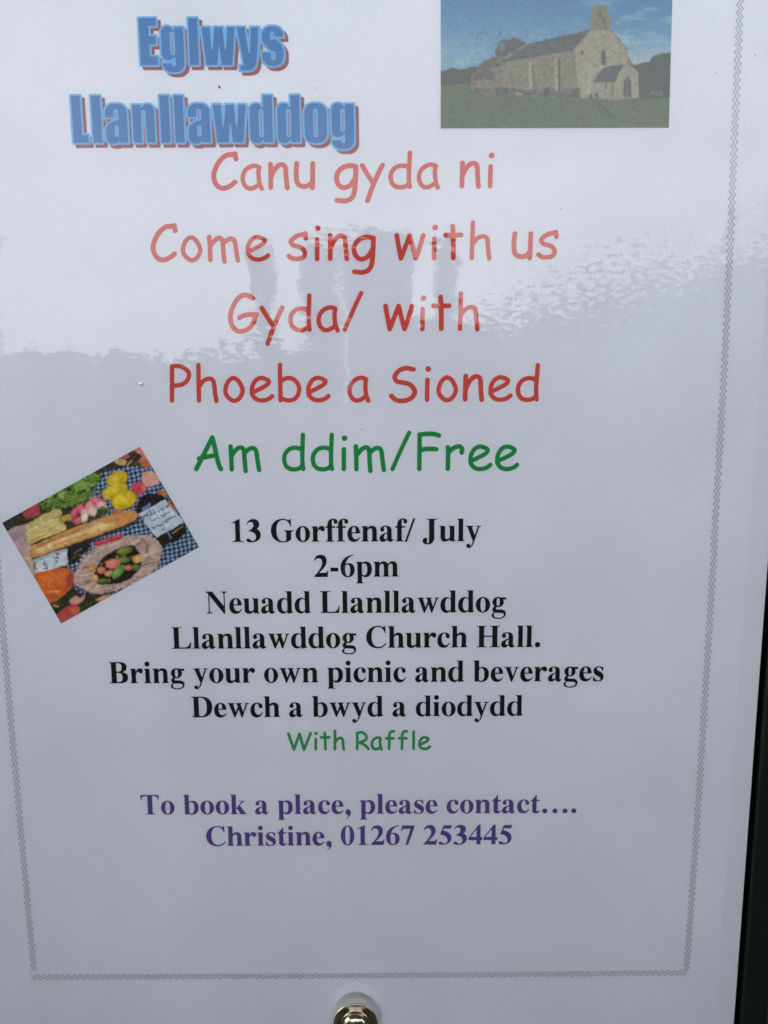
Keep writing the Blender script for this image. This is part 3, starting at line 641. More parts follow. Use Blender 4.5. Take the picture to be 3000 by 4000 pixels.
def paint_picnic(c):
    X, Y = c.X, c.Y; n = vnoise(X, Y, 60, 3, 4); n2 = vnoise(X, Y, 22, 14, 3)
    c.c[:] = np.array([52, 50, 38]); c.put(np.clip((n2 - .5) * 4, 0, 1) * .8, (78, 84, 52)); c.put(np.clip((n - .55) * 5, 0, 1) * .4, (95, 70, 55))
    checker(c, [(760,440),(820,300),(960,262),(1090,248),(1250,262),(1360,500),(1640,930),(1250,1130),(900,1300),(640,1330),(520,1000),(900,760),(700,520)])
    # top right flowers and leaves
    c.poly([(1075,120),(1140,85),(1215,215),(1190,240),(1110,215),(1150,170)], (205,110,118), 8, 12)
    c.poly([(1120,215),(1195,205),(1235,250),(1160,262)], (200,98,40), 8, 8)
    c.ell(980, 215, 48, 28, 10, (190,160,110), 10, 14); c.poly([(970,178),(1030,150),(1060,170),(1010,196)], (190,80,85), 8, 8)
    c.line([(1030,250),(1070,205)], 12, (200,130,120), 8)
    c.poly([(1145,350),(1165,305),(1230,290),(1290,340),(1285,385),(1215,420),(1160,395)], (206,146,134), 8, 14, True)
    c.poly([(1060,430),(1080,388),(1150,375),(1190,445),(1120,497)], (206,62,84), 8, 10)
    c.poly([(1140,400),(1180,400),(1190,440),(1150,460)], (222,90,110), 12, 8)
    c.ell(1315, 470, 40, 20, 20, (196,104,60), 8, 8)
    # left: rose, paper
    c.poly([(170,625),(320,548),(325,640),(270,665),(215,680)], (178,62,76), 8, 14)
    c.poly([(60,780),(130,735),(235,715),(255,900),(285,1140),(260,1140)], (160,132,150), 8, 4)
    c.poly([(150,900),(250,900),(285,1130),(262,1135)], (186,156,140), 30, 6)
    # herbs
    c.poly([(325,560),(400,500),(540,425),(640,360),(760,300),(825,330),(790,400),(720,440),(735,500),(640,545),(560,575),(430,600),(340,610)], (92,128,48), 10, 34)
    c.put(np.clip((vnoise(X * 1, Y * 1.3, 26, 71, 3) - .48) * 5, 0, 1) * (poly_sdf(X, Y, [[(330,570),(640,365),(770,305),(820,340),(700,520),(430,600)]]) < 0) * .85, (146,178,76))
    for k in range(16):
        x0 = 350 + k * 22; c.line([(x0, 600 - k * 3), (x0 + 150, 520 - k * 6 + 10 * math.sin(k))], 5, ((128,166,60), (70,98,40))[k % 2], 6, 10)
    rf = np.random.default_rng(18)
    for k in range(70):
        q = rf.random(); x0 = 350 + 440 * q + rf.uniform(-30, 30); y0 = 575 - 235 * q + rf.uniform(-50, 45); a = rf.uniform(-1.1, .5)
        c.line([(x0, y0), (x0 + rf.uniform(18, 60) * math.cos(a), y0 + 40 * math.sin(a))], rf.uniform(3, 10), ((40,52,26), (116,150,60), (62,88,34), (150,176,90), (32,40,26))[k % 5], 5, 8)
    c.ell(760, 340, 40, 30, -30, (112,150,60), 12, 30); c.ell(650, 400, 50, 40, 0, (128,170,70), 12, 30)
    c.ell(560, 440, 20, 14, 0, (38,44,36), 8, 10)
    # lemons
    for cx, cy, rx, ry, a in ((948,352,88,56,-28), (930,452,108,58,-22), (1003,524,104,72,-22)):
        c.ell(cx + 4, cy + 5, rx + 3, ry + 3, a, (130,106,30), 16, 6); c.ell(cx, cy, rx, ry, a, (206,172,26), 8, 4, hi=(228,204,40))
    c.poly([(890,620),(960,600),(1010,610),(960,645),(905,640)], (196,110,70), 8, 8)
    # radishes
    for cx, cy, rx, ry, a, k in ((600,640,28,60,15,(206,72,100)), (650,590,34,36,0,(214,84,110)), (690,630,36,40,0,(212,140,150)), (735,570,40,42,20,(226,120,140)), (790,540,60,34,15,(212,88,108)), (750,620,34,44,-10,(222,168,160)), (820,570,40,34,0,(226,150,150)), (640,690,46,30,-30,(208,86,104)), (690,670,26,40,0,(230,206,190))):
        c.ell(cx, cy, rx, ry, a, k, 10, 14, hi=tuple(min(255, q + 28) for q in k))
    c.ell(830, 620, 45, 38, 0, (70,84,40), 10, 20); c.ell(750, 690, 60, 22, -10, (68,80,38), 10, 16); c.line([(800,600),(870,590),(880,630),(830,660)], 6, (140,150,96), 5)
    # asparagus / white bread sticks
    for pts, w, k in (([(235,750),(350,680),(470,625)], 62, (196,172,108)), ([(240,800),(360,745),(490,690)], 58, (214,192,122)), ([(245,850),(370,800),(505,750)], 60, (212,186,116)), ([(238,770),(430,680)], 20, (206,190,160)), ([(500,680),(560,665)], 44, (190,150,60))):
        c.line(pts, w + 4, (160,132,76), 14, 8); c.line(pts, w, k, 14, 14)
    c.line([(235,800),(400,730)], 6, (150,118,60), 6); c.line([(240,860),(380,800)], 6, (146,112,58), 6)
    # baguette
    bag = [(255,905),(330,865),(520,780),(760,690),(960,635),(1060,612),(1110,625),(1112,665),(1060,705),(900,770),(700,840),(480,920),(280,990)]
    c.poly([(p[0] + 8, p[1] + 22) for p in bag], (38,34,40), 30, 4, True); c.poly([(p[0] + 4, p[1] + 8) for p in bag], (120,80,54), 12, 4, True); c.poly(bag, (200,140,78), 8, 6, True)
    c.line([(330,930),(520,850),(760,760),(900,710)], 54, (226,186,128), 40, 20); c.line([(850,700),(1060,650)], 36, (206,138,72), 24, 8)
    c.line([(300,905),(520,815),(740,730)], 14, (186,112,66), 16, 10); c.line([(640,780),(800,690)], 12, (196,150,140), 16, 8); c.line([(420,900),(700,800)], 8, (176,120,80), 12, 8)
    # second bottle, left label
    c.poly([(540,920),(700,850),(740,900),(640,1010),(560,1060)], (44,40,46), 10, 20); c.line([(600,960),(660,920)], 8, (150,120,60), 6); c.line([(580,1000),(650,960)], 7, (110,96,60), 6)
    c.poly([(275,1005),(440,945),(545,918),(545,1050),(420,1090),(290,1140)], (188,198,214), 5)
    c.poly([(290,1005),(440,945),(545,918),(548,935),(300,1020)], (150,170,190), 6)
    for pts in ([(450,955),(480,965),(455,985),(478,1000)], [(450,1010),(470,1020),(450,1040)], [(365,1010),(360,1040),(385,1035)], [(370,1060),(385,1085),(355,1080)], [(290,1020),(280,1060),(300,1090)], [(430,990),(470,1000)], [(350,1050),(385,1060)]): c.line(pts, 6, (52,54,80), 5)
    # orange gourd
    c.poly([(280,1145),(400,1095),(500,1075),(565,1090),(592,1135),(590,1205),(540,1275),(480,1330),(405,1365)], (214,96,34), 8, 4, True)
    c.ell(430, 1160, 120, 45, -20, (226,112,44), 50); c.ell(570, 1170, 30, 70, 10, (176,62,52), 30); c.ell(455, 1265, 26, 7, -5, (232,164,130), 8); c.ell(405, 1268, 10, 6, 0, (230,160,120), 6)
    # paper bag of vegetables
    bagp = [(595,1180),(610,1110),(660,1020),(760,920),(900,850),(1060,812),(1200,812),(1280,850),(1310,905),(1300,1000),(1240,1110),(1100,1200),(940,1260),(800,1285),(700,1262),(620,1215)]
    c.poly([(p[0], p[1] + 8) for p in bagp], (70,50,50), 12, 6, True); c.poly(bagp, (176,146,146), 8, 14, True)
    c.put(np.clip((n2 - .5) * 5, 0, 1) * (poly_sdf(X, Y, [bagp]) < 0) * .5, (198,172,166)); c.put(np.clip((.42 - n2) * 6, 0, 1) * (poly_sdf(X, Y, [bagp]) < 0) * .45, (140,108,108))
    for k in range(34):
        a = k / 34 * 2 * math.pi + .13 * math.sin(k * 5); ca, sa = math.cos(a), math.sin(a); q = .75 + .22 * ((k * 7) % 5) / 4
        p0 = (950 + 195 * ca * 1.0, 1050 + 165 * sa); p1 = (950 + (195 + 150 * q) * ca, 1045 + (165 + 55 * q) * sa - 30 * ca)
        c.line([p0, ((p0[0] + p1[0]) / 2 + 14 * sa, (p0[1] + p1[1]) / 2 - 10 * ca), p1], 5 + (k % 3) * 4, ((214,190,184), (128,98,96), (190,158,152), (150,118,112))[k % 4], 12, 14)
    c.line([(620,1130),(700,1010),(830,910),(1000,860)], 10, (206,182,178), 12, 8); c.line([(1150,840),(1200,880),(1190,950)], 18, (150,110,80), 14, 12)
    c.line([(640,1220),(760,1255),(900,1240)], 14, (196,170,158), 14, 8)
    c.poly([(770,1110),(820,1010),(930,930),(1070,895),(1110,930),(1140,1000),(1130,1080),(1040,1170),(900,1205),(800,1205),(775,1160)], (46,34,32), 10, 12, True)
    rf = np.random.default_rng(8)
    for k in range(26):
        a = rf.uniform(0, 2 * math.pi); q = rf.uniform(.3, .95)
        c.ell(955 + 165 * q * math.cos(a), 1050 + 130 * q * math.sin(a) - 40 * math.cos(a), rf.uniform(9, 22), rf.uniform(7, 15), rf.uniform(-40, 40),
              ((150,120,60), (84,100,44), (170,96,70), (60,44,36), (120,130,60), (40,34,30))[k % 6], 8, 10)
    for cx, cy, rx, ry, a, k in ((1010,935,70,28,-12,(104,130,44)), (1000,1010,52,26,-10,(92,124,48)), (915,1042,58,40,-15,(214,110,96)), (820,1095,36,30,0,(206,104,76)), (885,1120,40,26,-20,(188,130,90)), (960,1105,68,34,-48,(96,150,66)), (1040,1075,28,26,0,(200,90,80)), (1115,1000,44,34,-10,(206,150,84)), (1100,1070,34,28,0,(84,110,50)), (835,1180,42,22,0,(78,104,40)), (745,1080,30,34,0,(190,140,60)), (775,1160,26,30,0,(196,150,70))):
        c.ell(cx, cy, rx, ry, a, k, 8, 6, hi=tuple(min(255, q + 36) for q in k))
    c.line([(790,880),(975,818)], 44, (190,54,72), 7, 4); c.line([(800,870),(970,812)], 8, (220,96,110), 8)
    # bottle with handwritten label
    c.poly([(1130,520),(1190,470),(1290,480),(1360,520),(1220,585),(1150,640),(1105,630),(1110,570)], (38,34,40), 10, 18)
    c.poly([(1250,820),(1400,750),(1490,715),(1520,770),(1440,850),(1320,900)], (40,32,32), 8, 10); c.line([(1400,790),(1480,740)], 14, (150,120,50), 8, 8); c.line([(1350,780),(1385,835)], 18, (90,110,170), 8)
    c.line([(1160,600),(1210,560)], 24, (90,120,180), 10, 8)
    c.poly([(1120,635),(1340,520),(1400,590),(1488,705),(1380,770),(1270,828),(1195,735)], (172,184,208), 5)
    c.put(np.clip((n - .4) * 2, 0, 1) * (poly_sdf(X, Y, [[(1120,635),(1340,520),(1488,705),(1270,828)]]) < 0) * .5, (192,196,222))
    for pts in ([(1140,655),(1150,672),(1175,650),(1165,690)], [(1200,630),(1180,655),(1205,650)], [(1212,610),(1222,650),(1238,632)], [(1240,600),(1250,640),(1265,620)], [(1285,610),(1290,625)], [(1300,600),(1312,610),(1320,595)], [(1345,575),(1355,582),(1365,560),(1368,572)],
                [(1225,690),(1245,695),(1260,675),(1290,672)], [(1300,655),(1325,660),(1345,635),(1375,620)], [(1225,740),(1245,755),(1262,735)], [(1275,730),(1300,735),(1320,715)], [(1325,700),(1340,705),(1355,685),(1385,670)], [(1395,665),(1425,650)], [(1310,770),(1330,764)]):
        c.line(pts, 6.5, (40,42,74), 5)
    c.line([(1370,545),(1420,600)], 20, (196,100,60), 8, 8)
    # lower strip of leaves and roses
    c.poly([(400,1370),(520,1310),(620,1275),(760,1290),(930,1290),(760,1400),(500,1530),(440,1440)], (48,54,34), 10, 8)
    c.put(np.clip((n2 - .5) * 5, 0, 1) * (Y > 1290) * (X > 400) * (X < 900) * .6, (84,104,50))
    c.poly([(555,1340),(610,1300),(650,1315),(690,1280),(690,1330),(640,1365),(580,1375)], (198,136,136), 8, 14)
    c.poly([(770,1330),(830,1298),(925,1290),(850,1345),(800,1350)], (198,140,92), 8, 8)
    c.poly([(460,1450),(520,1395),(600,1370),(650,1390),(645,1435),(570,1490),(510,1530)], (196,66,66), 8, 10)
    c.poly([(560,1400),(640,1385),(640,1430),(590,1450)], (216,100,72), 16, 8); c.line([(440,1380),(470,1390)], 18, (206,120,100), 8, 8)
    # print character: patchy light, fine grain, slightly faded
    m = .86 + .30 * vnoise(X, Y, 38, 87, 4); c.c *= m[..., None]
    c.c += ((vnoise(X, Y, 9, 91, 2) - .5) * 24)[..., None] + (RNG.random(X.shape) - .5)[..., None] * 14
    c.c += np.stack([(vnoise(X, Y, 16, 111 + 2 * k, 2) - .5) * 16 for k in range(3)], -1)
    g = c.c.mean(-1, keepdims=True); c.c = (g + (c.c - g) * .78) * .93 + 4

# ================================================================== SETTING
def bx(x0, y0, z0, x1, y1, z1):
    v = [(x, y, z) for x in (x0, x1) for y in (y0, y1) for z in (z0, z1)]
    return v, [(0,1,3,2), (4,6,7,5), (0,4,5,1), (2,3,7,6), (0,2,6,4), (1,5,7,3)]

def bevel(o, w, seg=2):
    m = o.modifiers.new('bevel', 'BEVEL'); m.width = w; m.segments = seg; m.limit_method = 'ANGLE'
    return o

GZ = -1.45
gm = bpy.data.meshes.new('ground'); v, f = [(-300,-300,GZ),(300,-300,GZ),(300,300,GZ),(-300,300,GZ)], [(0,1,2,3)]
tag(obj('ground', v, f, M['ground']), 'brown paved ground outside the porch', None, None, 'structure')

# teal door panel the notice board is fixed to
v, f = bx(-1.1, .016, GZ, 1.1, .060, .88)
tag(bevel(obj('door_wall', v, f, M['teal']), .003), 'dark teal painted boarding behind the notice board, at the lower right edge', None, None, 'structure')
# added unseen roof that cuts sky light on the poster: boards side by side
pr = empty('added_roof', (0, -.6, .88)); tag(pr, 'added boarded roof holding sky light off the notice board', 'roof')
nb = 12
for k in range(nb):
    x0 = -1.6 + k * 3.2 / nb
    v, f = bx(x0 + .004, -.78, 0, x0 + 3.2 / nb - .004, .66, .025)
    obj('plank', v, f, M['porch'], pr)
v, f = bx(-1.6, -.84, -.06, 1.6, -.79, .09); obj('fascia', v, f, M['wood'], pr)

# added unseen upright close beside the board, shades the poster's right edge
v, f = bx(.30, -.16, GZ, .34, .016, .88)
tag(bevel(obj('shading_upright', v, f, M['wood']), .003), 'added dark timber upright shading the right edge of the board', 'shading upright')
# wall and posts standing in for dark shapes reflected in the laminate
def slab(name, x0, x1, y0, y1, z1, m, label, cat, group=None, cap=True):
    e = empty(name, ((x0 + x1) / 2, (y0 + y1) / 2, GZ)); tag(e, label, cat, group)
    w, d, h = (x1 - x0) / 2, (y1 - y0) / 2, z1 - GZ
    v, f = bx(-w, -d, 0, w, d, h - (.04 if cap else 0)); bevel(obj('shaft', v, f, m, e), .01)
    if cap: v, f = bx(-w - .008, -d - .008, h - .04, w + .008, d + .008, h); bevel(obj('cap', v, f, m, e), .012)
    return e
YB = -1.15  # brought near so these block low light on the poster's lower part
wl = slab('standin_wall', -0.6811, -0.1502, YB - .12, YB, 0.0826, M['stone'], 'dark stand-in wall for a reflected shape, left of the stand-in posts', 'wall')
wr = slab('standin_wall', 0.0501, 0.2103, YB - .12, YB, 0.1428, M['stone'], 'short dark stand-in wall between the stand-in posts and the hedge', 'wall')
P1 = slab('standin_post', -0.2278, -0.1928, YB - .04, YB + .004, 0.2704, M['stone'], 'slim dark stand-in post standing furthest left, apart on the wall', 'post', 'slim posts standing in for reflected shapes', cap=False)
P2 = slab('standin_post', -0.1417, -0.0712, YB - .04, YB + .004, 0.2730, M['stone'], 'broad stand-in post left of the widest one', 'post', 'slim posts standing in for reflected shapes', cap=False)
P3 = slab('standin_post', -0.0651, 0.0521, YB - .04, YB + .004, 0.2804, M['stone'], 'widest stand-in post in the middle', 'post', 'slim posts standing in for reflected shapes', cap=False)
P4 = slab('standin_post', 0.0911, 0.1312, YB - .04, YB + .004, 0.2755, M['stone'], 'slim stand-in post nearest the hedge', 'post', 'slim posts standing in for reflected shapes', cap=False)
P5 = slab('standin_post', -0.8094, -0.6868, YB - .08, YB + .008, 0.3105, M['wood'], 'dark timber stand-in post at the far left end of the wall', 'post')

def leafy(name, x0, x1, y0, y1, top, n, label, cat, seed):
    """a hedge: stems inside, thousands of small leaf faces spread through its volume, uneven top"""
    rg = np.random.default_rng(seed)
    e = empty(name, ((x0 + x1) / 2, (y0 + y1) / 2, GZ)); tag(e, label, cat)
    V = []; Fc = []
    for i in range(n):
        x = rg.uniform(x0, x1); t = top(x); h = t - GZ
        z = GZ + h * rg.random() ** .6 * (1 + .03 * rg.standard_normal()); y = rg.uniform(y0, y1)
        s = rg.uniform(.010, .026); a = rg.standard_normal(3); a /= np.linalg.norm(a); b = np.cross(a, rg.standard_normal(3)); b /= np.linalg.norm(b)
        c0 = np.array([x - (x0 + x1) / 2, y - (y0 + y1) / 2, z - GZ]); k = len(V)
        V += [c0 - a * s, c0 - b * s * .5, c0 + a * s, c0 + b * s * .5]; Fc.append((k, k + 1, k + 2, k + 3))
    lv = obj('foliage', V, Fc, M['hedge'], e); lv['kind'] = 'stuff'
    xs = np.arange(x0 + .1, x1, .2); V = []; Fc = []
    for x in xs:
        k = len(V); h = top(x) - GZ - .1; xx = x - (x0 + x1) / 2
        V += [(xx - .012, -.012, 0), (xx + .012, -.012, 0), (xx + .012, .012, 0), (xx - .012, .012, 0), (xx, 0, h)]
        Fc += [(k, k + 1, k + 4), (k + 1, k + 2, k + 4), (k + 2, k + 3, k + 4), (k + 3, k, k + 4)]
    st_ = obj('stem', V, Fc, M['wood'], e); st_['kind'] = 'stuff'
    # dense dark core so that the hedge is closed
    V = []; Fc = []; xs = np.linspace(x0 + .02, x1 - .02, 40)
    for x in xs: V += [(x - (x0 + x1) / 2, .09, 0), (x - (x0 + x1) / 2, .09, top(x) - GZ - .02), (x - (x0 + x1) / 2, -.09, top(x) - GZ - .02), (x - (x0 + x1) / 2, -.09, 0)]
    for k in range(len(xs) - 1):
        a = 4 * k; Fc += [(a, a + 4, a + 5, a + 1), (a + 1, a + 5, a + 6, a + 2), (a + 2, a + 6, a + 7, a + 3)]
    obj('hedge_core', V, Fc, M['hedge'], e)
    return e
def top_r(x):
    return float(np.interp(x, [0.181, 0.225, 0.265, 0.311, 0.350, 0.425, 0.480, 0.577, 0.675, 1.471], [0.149, 0.149, 0.185, 0.209, 0.216, 0.225, 0.236, 0.246, 0.276, 0.442]))
leafy('hedge', .211, 1.8, YB - .3, YB, top_r, 9000, 'dark uneven hedge rising to the right of the stand-in posts', 'hedge', 4)
leafy('hedge', -2.0, -.82, YB - .3, YB, lambda x: .36, 6000, 'tall dark hedge beyond the left end of the wall', 'hedge', 9)

# ================================================================== NOTICE BOARD
nbd = empty('notice_board', (0, .004, 0)); tag(nbd, 'black notice board with a rounded rail down its right edge, holding the poster', 'notice board')
def band(pxl, pxr, ydepth0, ydepth1):      # prism between two near-vertical lines given by top/bottom points on the plane
    (xa, za), (xb, zb) = pxl; (xc, zc), (xd, zd) = pxr
    return [(xa, ydepth0, za), (xb, ydepth0, zb), (xd, ydepth0, zd), (xc, ydepth0, zc), (xa, ydepth1, za), (xb, ydepth1, zb), (xd, ydepth1, zd), (xc, ydepth1, zc)], \
           [(0,1,2,3), (7,6,5,4), (0,4,5,1), (1,5,6,2), (2,6,7,3), (3,7,4,0)]
def edge_x(z):                              # right edge of the poster sheet (fitted): x as a function of z
    return EX0 + EX1 * z
pa = at(2998, 2218); pb = at(2947, 2996); pc = at(2867, 3994)
EX1 = (pa[0] - pc[0]) / (pa[1] - pc[1]); EX0 = pc[0] - EX1 * pc[1]
ZT, ZB = .33, -.34
def strip(o0, o1, y0, y1, zt=ZT, zb=ZB):
    return band(((edge_x(zt) + o0, zt), (edge_x(zb) + o0, zb)), ((edge_x(zt) + o1, zt), (edge_x(zb) + o1, zb)), y0, y1)
v, f = strip(-.26, .0015, -.001, .006); bevel(obj('back_panel', v, f, M['board'], nbd), .0004)
v, f = strip(.0017, .0098, -.0045, .0105); rl = bevel(obj('rail', v, f, M['rail'], nbd), .0012, 3)
v, f = strip(-.262, -.2605, -.0045, .0105); bevel(obj('rail', v, f, M['rail'], nbd), .0006, 3)

# ================================================================== POSTER
poster = empty('poster', (0, 0, 0))
tag(poster, 'laminated bilingual event poster with zigzag border and two small photographs', 'poster')
def sheet(name, off, y, m, ztop=.215, xl=-.118):
    zb = -.1545
    n = 2
    V = [(xl, y, zb), (edge_x(zb) + off, y, zb), (edge_x(ztop) + off, y, ztop), (xl, y, ztop)]
    return V, [(0, 1, 2, 3)]
# the sheets reach past the picture's bottom edge
zbot = float(at(1500, 4000)[1])
ZP = zbot - .012
def sheetbox(off, y0, y1, m, name, label, zt=.20, xl=-.125, grid=False):
    v = [(xl, y0, ZP), (edge_x(ZP) + off, y0, ZP), (edge_x(zt) + off, y0, zt), (xl, y0, zt), (xl, y1, ZP), (edge_x(ZP) + off, y1, ZP), (edge_x(zt) + off, y1, zt), (xl, y1, zt)]
    o = obj(name, v, [(0,1,2,3), (7,6,5,4), (0,4,5,1), (1,5,6,2), (2,6,7,3), (3,7,4,0)], m, poster); o['label'] = label
    return o
sheetbox(0, .00012, .00042, M['back'], 'backing_sheet', 'slightly greyer sheet showing as a strip down the right edge')
sheetbox(-.0056, 0, .0001, M['paper'], 'paper_sheet', 'white printed paper')
FILM_Y = -.00022
xl = -.125
fo = obj('laminate_film', [(xl, FILM_Y, ZP), (edge_x(ZP), FILM_Y, ZP), (edge_x(.2), FILM_Y, .2), (xl, FILM_Y, .2)], [(0, 1, 2, 3)], M['film'], poster)
fo['label'] = 'clear glossy film reflecting the sky'

# title
title_line([('E', 0), ('g', 83.7), ('l', 192.5), ('w', 243), ('y', 380), ('s', 477)], 254.5, 254, 545, 1100, poster, 'large blue title word reading Eglwys with dark red drop shadow')
offs = [0]
for a in (77.6, 52, 106.5, 108.7, 55.4, 53, 97.6, 144, 107, 106, 105.7): offs.append(offs[-1] + a)
title_line(list(zip('Llanllawddog', offs)), 558, 554.5, 281, 1383, poster, 'large blue title word reading Llanllawddog with dark red drop shadow')
# rounded hand lines
def LL(s, xs): return list(zip([c for c in s if c != ' '], xs))
hw_line('text_line', LL('Canu gyda ni', [825, 940, 1049, 1149, 1306, 1404, 1517, 1627, 1795, 1905]), (825, 744), (1905, 736), M['red'], poster, 'red line reading Canu gyda ni')
hw_line('text_line', LL('Come sing with us', [589, 707, 811, 960, 1120, 1230, 1281, 1374, 1540, 1686, 1731, 1831, 1997, 2094]), (589, 1024), (2094, 1015), M['red'], poster, 'red line reading Come sing with us')
hw_line('text_line', LL('Gyda/ with', [891, 1014, 1126.5, 1236, 1339, 1496.5, 1640.5, 1684, 1785]), (891, 1298), (1785, 1293), M['red'], poster, 'red line reading Gyda/ with')
hw_line('text_line', LL('Phoebe a Sioned', [664, 766, 872, 976, 1085.5, 1196, 1356, 1519.6, 1659, 1703, 1807.6, 1906, 2013]), (664, 1573), (2013, 1569), M['red'], poster, 'red line reading Phoebe a Sioned')
hw_line('text_line', LL('Am ddim/Free', [756.6, 894, 1101.7, 1213.6, 1334, 1381, 1525, 1629, 1740, 1827.5, 1932]), (756, 1841), (1932, 1840), M['green'], poster, 'large green line reading Am ddim/Free')
hw_line('text_line', LL('With Raffle', [1121, 1229, 1251, 1302, 1389, 1448, 1503, 1553, 1610, 1633.5]), (1121, 2932), (1633, 2929), M['green2'], poster, 'small green line reading With Raffle', small=.515, rpx=5.6, cell=1.4)
# serif lines
SL = [('13 Gorffenaf/ July', 906, 1878, 2117, 2113.5, 'black', 'black line reading 13 Gorffenaf/ July'),
      ('2-6pm', 1227, 1557, 2254, 2252, 'black', 'black line reading 2-6pm'),
      ('Neuadd Llanllawddog', 806, 1977, 2396.5, 2391, 'black', 'black line reading Neuadd Llanllawddog'),
      ('Llanllawddog Church Hall.', 672, 2110, 2534, 2527, 'black', 'black line reading Llanllawddog Church Hall.'),
      ('Bring your own picnic and beverages', 428, 2357, 2669, 2660, 'black', 'black line reading Bring your own picnic and beverages'),
      ('Dewch a bwyd a diodydd', 749, 2042, 2802, 2795.5, 'black', 'black line reading Dewch a bwyd a diodydd'),
      ('To book a place, please contact\u2026.', 552, 2251, 3181.5, 3175, 'purple', 'purple line reading To book a place, please contact....'),
      ('Christine, 01267 253445', 807, 2000, 3304, 3297.5, 'purple', 'purple line reading Christine, 01267 253445')]
for (tx, a, b, y0, y1, m, lb), vf in zip(SL, (1.035, 1.03, 1.02, 1.005, 1.0, .985, .955, .95)): serif_line(tx, a, b, y0, y1, M[m], poster, lb, vf)

# zigzag border: two thin zigzag lines with a faint grey band between, along each side
def border(pts, name, label, inward):
    x, z = at([p[0] for p in pts], [p[1] for p in pts]); P = np.stack([x, z], 1)
    seg = np.linalg.norm(np.diff(P, axis=0), axis=1); cum = np.concatenate([[0], np.cumsum(seg)])
    per = .00182; n = int(cum[-1] / (per / 2))
    s = np.arange(n + 1) * per / 2
    cx = np.interp(s, cum, P[:, 0]); cz = np.interp(s, cum, P[:, 1])
    dx = np.gradient(cx); dz = np.gradient(cz); L = np.hypot(dx, dz); nx, nz = -dz / L, dx / L
    V = []; Fc = []; MI = []
    amp = .00042; sep = .00048
    tri = np.where(np.arange(n + 1) % 2 == 0, amp, -amp)
    rg = np.random.default_rng(3)
    def ribbon(off, w, y, mi):
        ox = cx + nx * (tri + off); oz = cz + nz * (tri + off)
        for i in range(n):
            ax, az, bx_, bz = ox[i], oz[i], ox[i + 1], oz[i + 1]
            l = math.hypot(bx_ - ax, bz - az); ux, uz = (bx_ - ax) / l, (bz - az) / l; ww = w * rg.uniform(.75, 1.2)
            ax -= ux * ww * .3; az -= uz * ww * .3; bx_ += ux * ww * .3; bz += uz * ww * .3
            k = len(V); yy = y - 4e-6 * (i % 2)
            V.extend([(ax - uz * ww / 2, yy, az + ux * ww / 2), (bx_ - uz * ww / 2, yy, bz + ux * ww / 2), (bx_ + uz * ww / 2, yy, bz - ux * ww / 2), (ax + uz * ww / 2, yy, az - ux * ww / 2)])
            Fc.append((k, k + 1, k + 2, k + 3)); MI.append(mi)
    for i in range(n):                     # pale band
        k = len(V)
        for j in (i, i + 1):
            for o_ in (tri[j] - sep, tri[j] + sep): V.append((cx[j] + nx[j] * o_, -LAYER * .6, cz[j] + nz[j] * o_))
        Fc.append((k, k + 1, k + 3, k + 2)); MI.append(1)
    ribbon(sep, .00013, -LAYER * 1.2, 0); ribbon(-sep, .00013, -LAYER * 1.2, 0)
    o = obj(name, V, Fc, [M['grey'], M['pgrey']], poster, MI); o['label'] = label
border([(122,3817),(700,3814.5),(1000,3813.5),(1400,3811),(1800,3808),(2600,3800.5),(2694,3799.5)], 'zigzag_border', 'grey zigzag border along the bottom', 1)
border([(-60,1500),(-28,1950),(8,2411),(46,2850),(83,3261),(92,3360),(128,3740),(134,3800)], 'zigzag_border', 'grey zigzag border down the left side', 1)
border([(2893,-60),(2890,36),(2868,560),(2852,949),(2830,1434),(2790,2100),(2789,2150),(2777,2345),(2739,2961),(2715,3330),(2684,3753),(2680,3795)], 'zigzag_border', 'grey zigzag border down the right side', 1)

# printed pictures
picture('printed_photograph', lambda u, v: (113 + u * (1545 - 113) + (v * (1522 - 1546)) * u, -90 + v * (883 - 4 * u)), 460, 285,
        lambda X, Y: (1650 + X / 1.58, Y / 1.58), paint_church, poster, 'printed photograph of a stone chapel with bellcote on grass under blue sky', (.53, .565, .60), (.10, .108, .112))
picture('printed_photograph', lambda u, v: (18 + u * 1117 + v * 479, 710 - u * 618 + v * 815), 400, 300,
        lambda X, Y: (X / 2.074, 1700 + Y / 2.074), paint_picnic, poster, 'tilted printed photograph of picnic food on a blue checked cloth', (.50, .51, .56), (.006, .006, .006), (11, 7))

# ================================================================== KNOB
def lathe(profile, n, name, m, parent, smooth=True):
    V = []; Fc = []
    for r, h in profile:
        for k in range(n):
            a = 2 * math.pi * k / n; V.append((r * math.cos(a), -h, r * math.sin(a)))
    for i in range(len(profile) - 1):
        for k in range(n):
            a = i * n + k; b = i * n + (k + 1) % n; Fc.append((a, b, b + n, a + n))
    o = obj(name, V, Fc, m, parent, smooth=True)
    return o
kx, kz = at(1391, 3951)
knob = empty('knob', (float(kx), FILM_Y - .00003, float(kz))); tag(knob, 'round shiny nickel magnet knob holding the bottom edge of the poster', 'magnet')
mm = .001
lathe([(6.1*mm, 0), (6.5*mm, .15*mm), (6.5*mm, 4.0*mm), (6.47*mm, 4.25*mm), (6.35*mm, 4.42*mm), (6.15*mm, 4.5*mm), (5.95*mm, 4.45*mm), (5.75*mm, 4.36*mm), (5.0*mm, 4.22*mm), (4.2*mm, 4.12*mm), (3.9*mm, 4.1*mm), (3.7*mm, 4.1*mm)], 96, 'base_ring', M['nickel'], knob)
sk = bpy.data.objects['base_ring']; sk.data.materials.append(M['nickel_side'])
for p_ in sk.data.polygons:
    if p_.index < 96 * 3: p_.material_index = 1
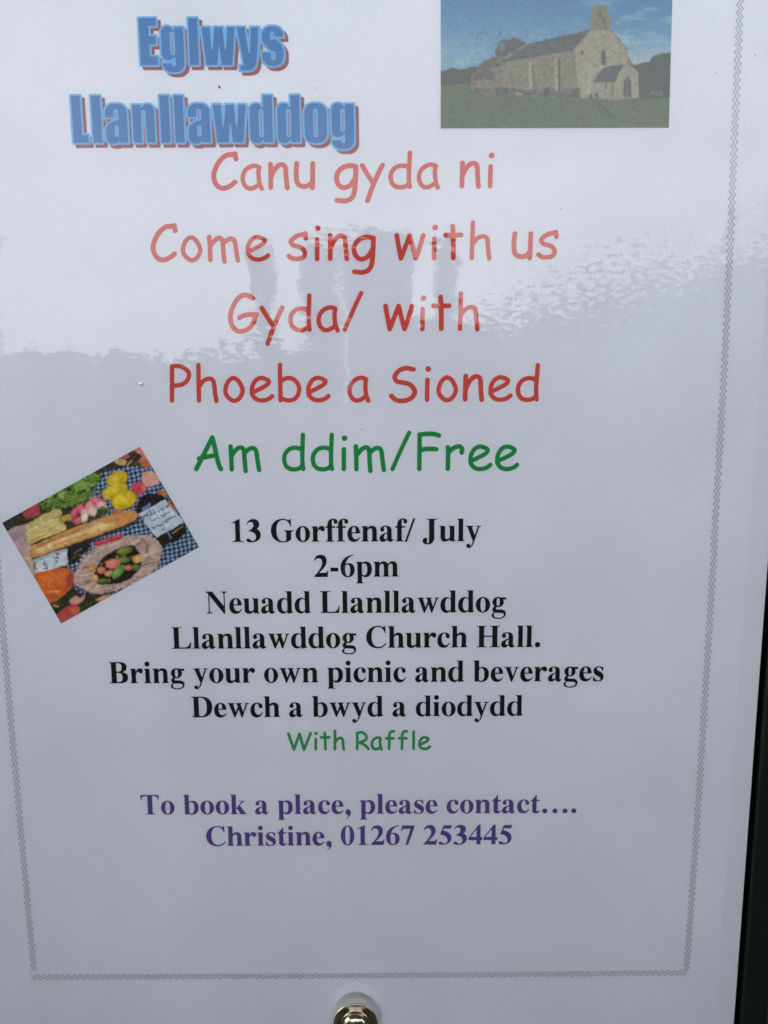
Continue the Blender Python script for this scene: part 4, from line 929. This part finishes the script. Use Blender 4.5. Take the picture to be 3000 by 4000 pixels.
lathe([(4.15*mm, 4.08*mm), (4.0*mm, 4.14*mm), (3.88*mm, 4.3*mm), (3.84*mm, 4.6*mm), (3.76*mm, 5.1*mm), (3.5*mm, 5.65*mm), (3.0*mm, 6.15*mm), (2.1*mm, 6.6*mm), (1.0*mm, 6.82*mm), (.001*mm, 6.88*mm)], 96, 'dome', M['nickel'], knob)

# ================================================================== SPECKS
def blob(name, px, py, rx, rz, ry, m, label, cat, group, seed, rot=0):
    rg = np.random.default_rng(seed); x, z = at(px, py); n, k = 12, 5; V = []; Fc = []
    jit = rg.uniform(.72, 1.2, n); c, s = math.cos(rot), math.sin(rot)
    for i in range(k):
        p = math.pi / 2 * i / (k - 1)
        for j in range(n):
            a = 2 * math.pi * j / n; u = rx * math.cos(p) * math.cos(a) * jit[j]; w = rz * math.cos(p) * math.sin(a) * jit[j]
            V.append((u * c - w * s, -ry * math.sin(p), u * s + w * c))
    for i in range(k - 1):
        for j in range(n): a = i * n + j; b = i * n + (j + 1) % n; Fc.append((a, b, b + n, a + n))
    o = obj(name, V, Fc, m, smooth=True); o.location = (float(x), FILM_Y - .00001, float(z)); tag(o, label, cat, group)
    return o
blob('crumb', 551, 1499, .00072, .00055, .0007, M['crumb'], 'small white crumb stuck on the film left of the word Phoebe', 'crumb', None, 5)
blob('dirt_speck', 858, 342, .00022, .00042, .0002, M['speck'], 'tiny black speck between the two blue title words', 'speck', 'specks of dirt on the film', 6, .3)
for i, (px, py, lb) in enumerate(((2948, 218, 'tiny dark speck right of the zigzag border near the top corner'), (1232, 345, 'tiny grey speck above the last letters of the long title word'),
                                  (2798, 287, 'pale tick mark between the chapel photograph and the zigzag border'), (2662, 421, 'faint grey tick just right of the chapel photograph'),
                                  (1412, 1677, 'tiny grey speck below the lone letter a'), (2190, 815, 'tiny speck in the bright reflection above the word us'),
                                  (510, 3872, 'faint grey speck below the bottom border at lower left'), (410, 3729, 'faint speck just above the bottom border at lower left'))):
    blob('dirt_speck', px, py, .00009 + .00004 * (i % 3), .00026 - .00003 * (i % 4), .00008, M['dust'] if i else M['speck'], lb, 'speck', 'specks of dirt on the film', 20 + i, (-.6, .5, -.5, -.9, .8, .3, .2, -.7)[i])
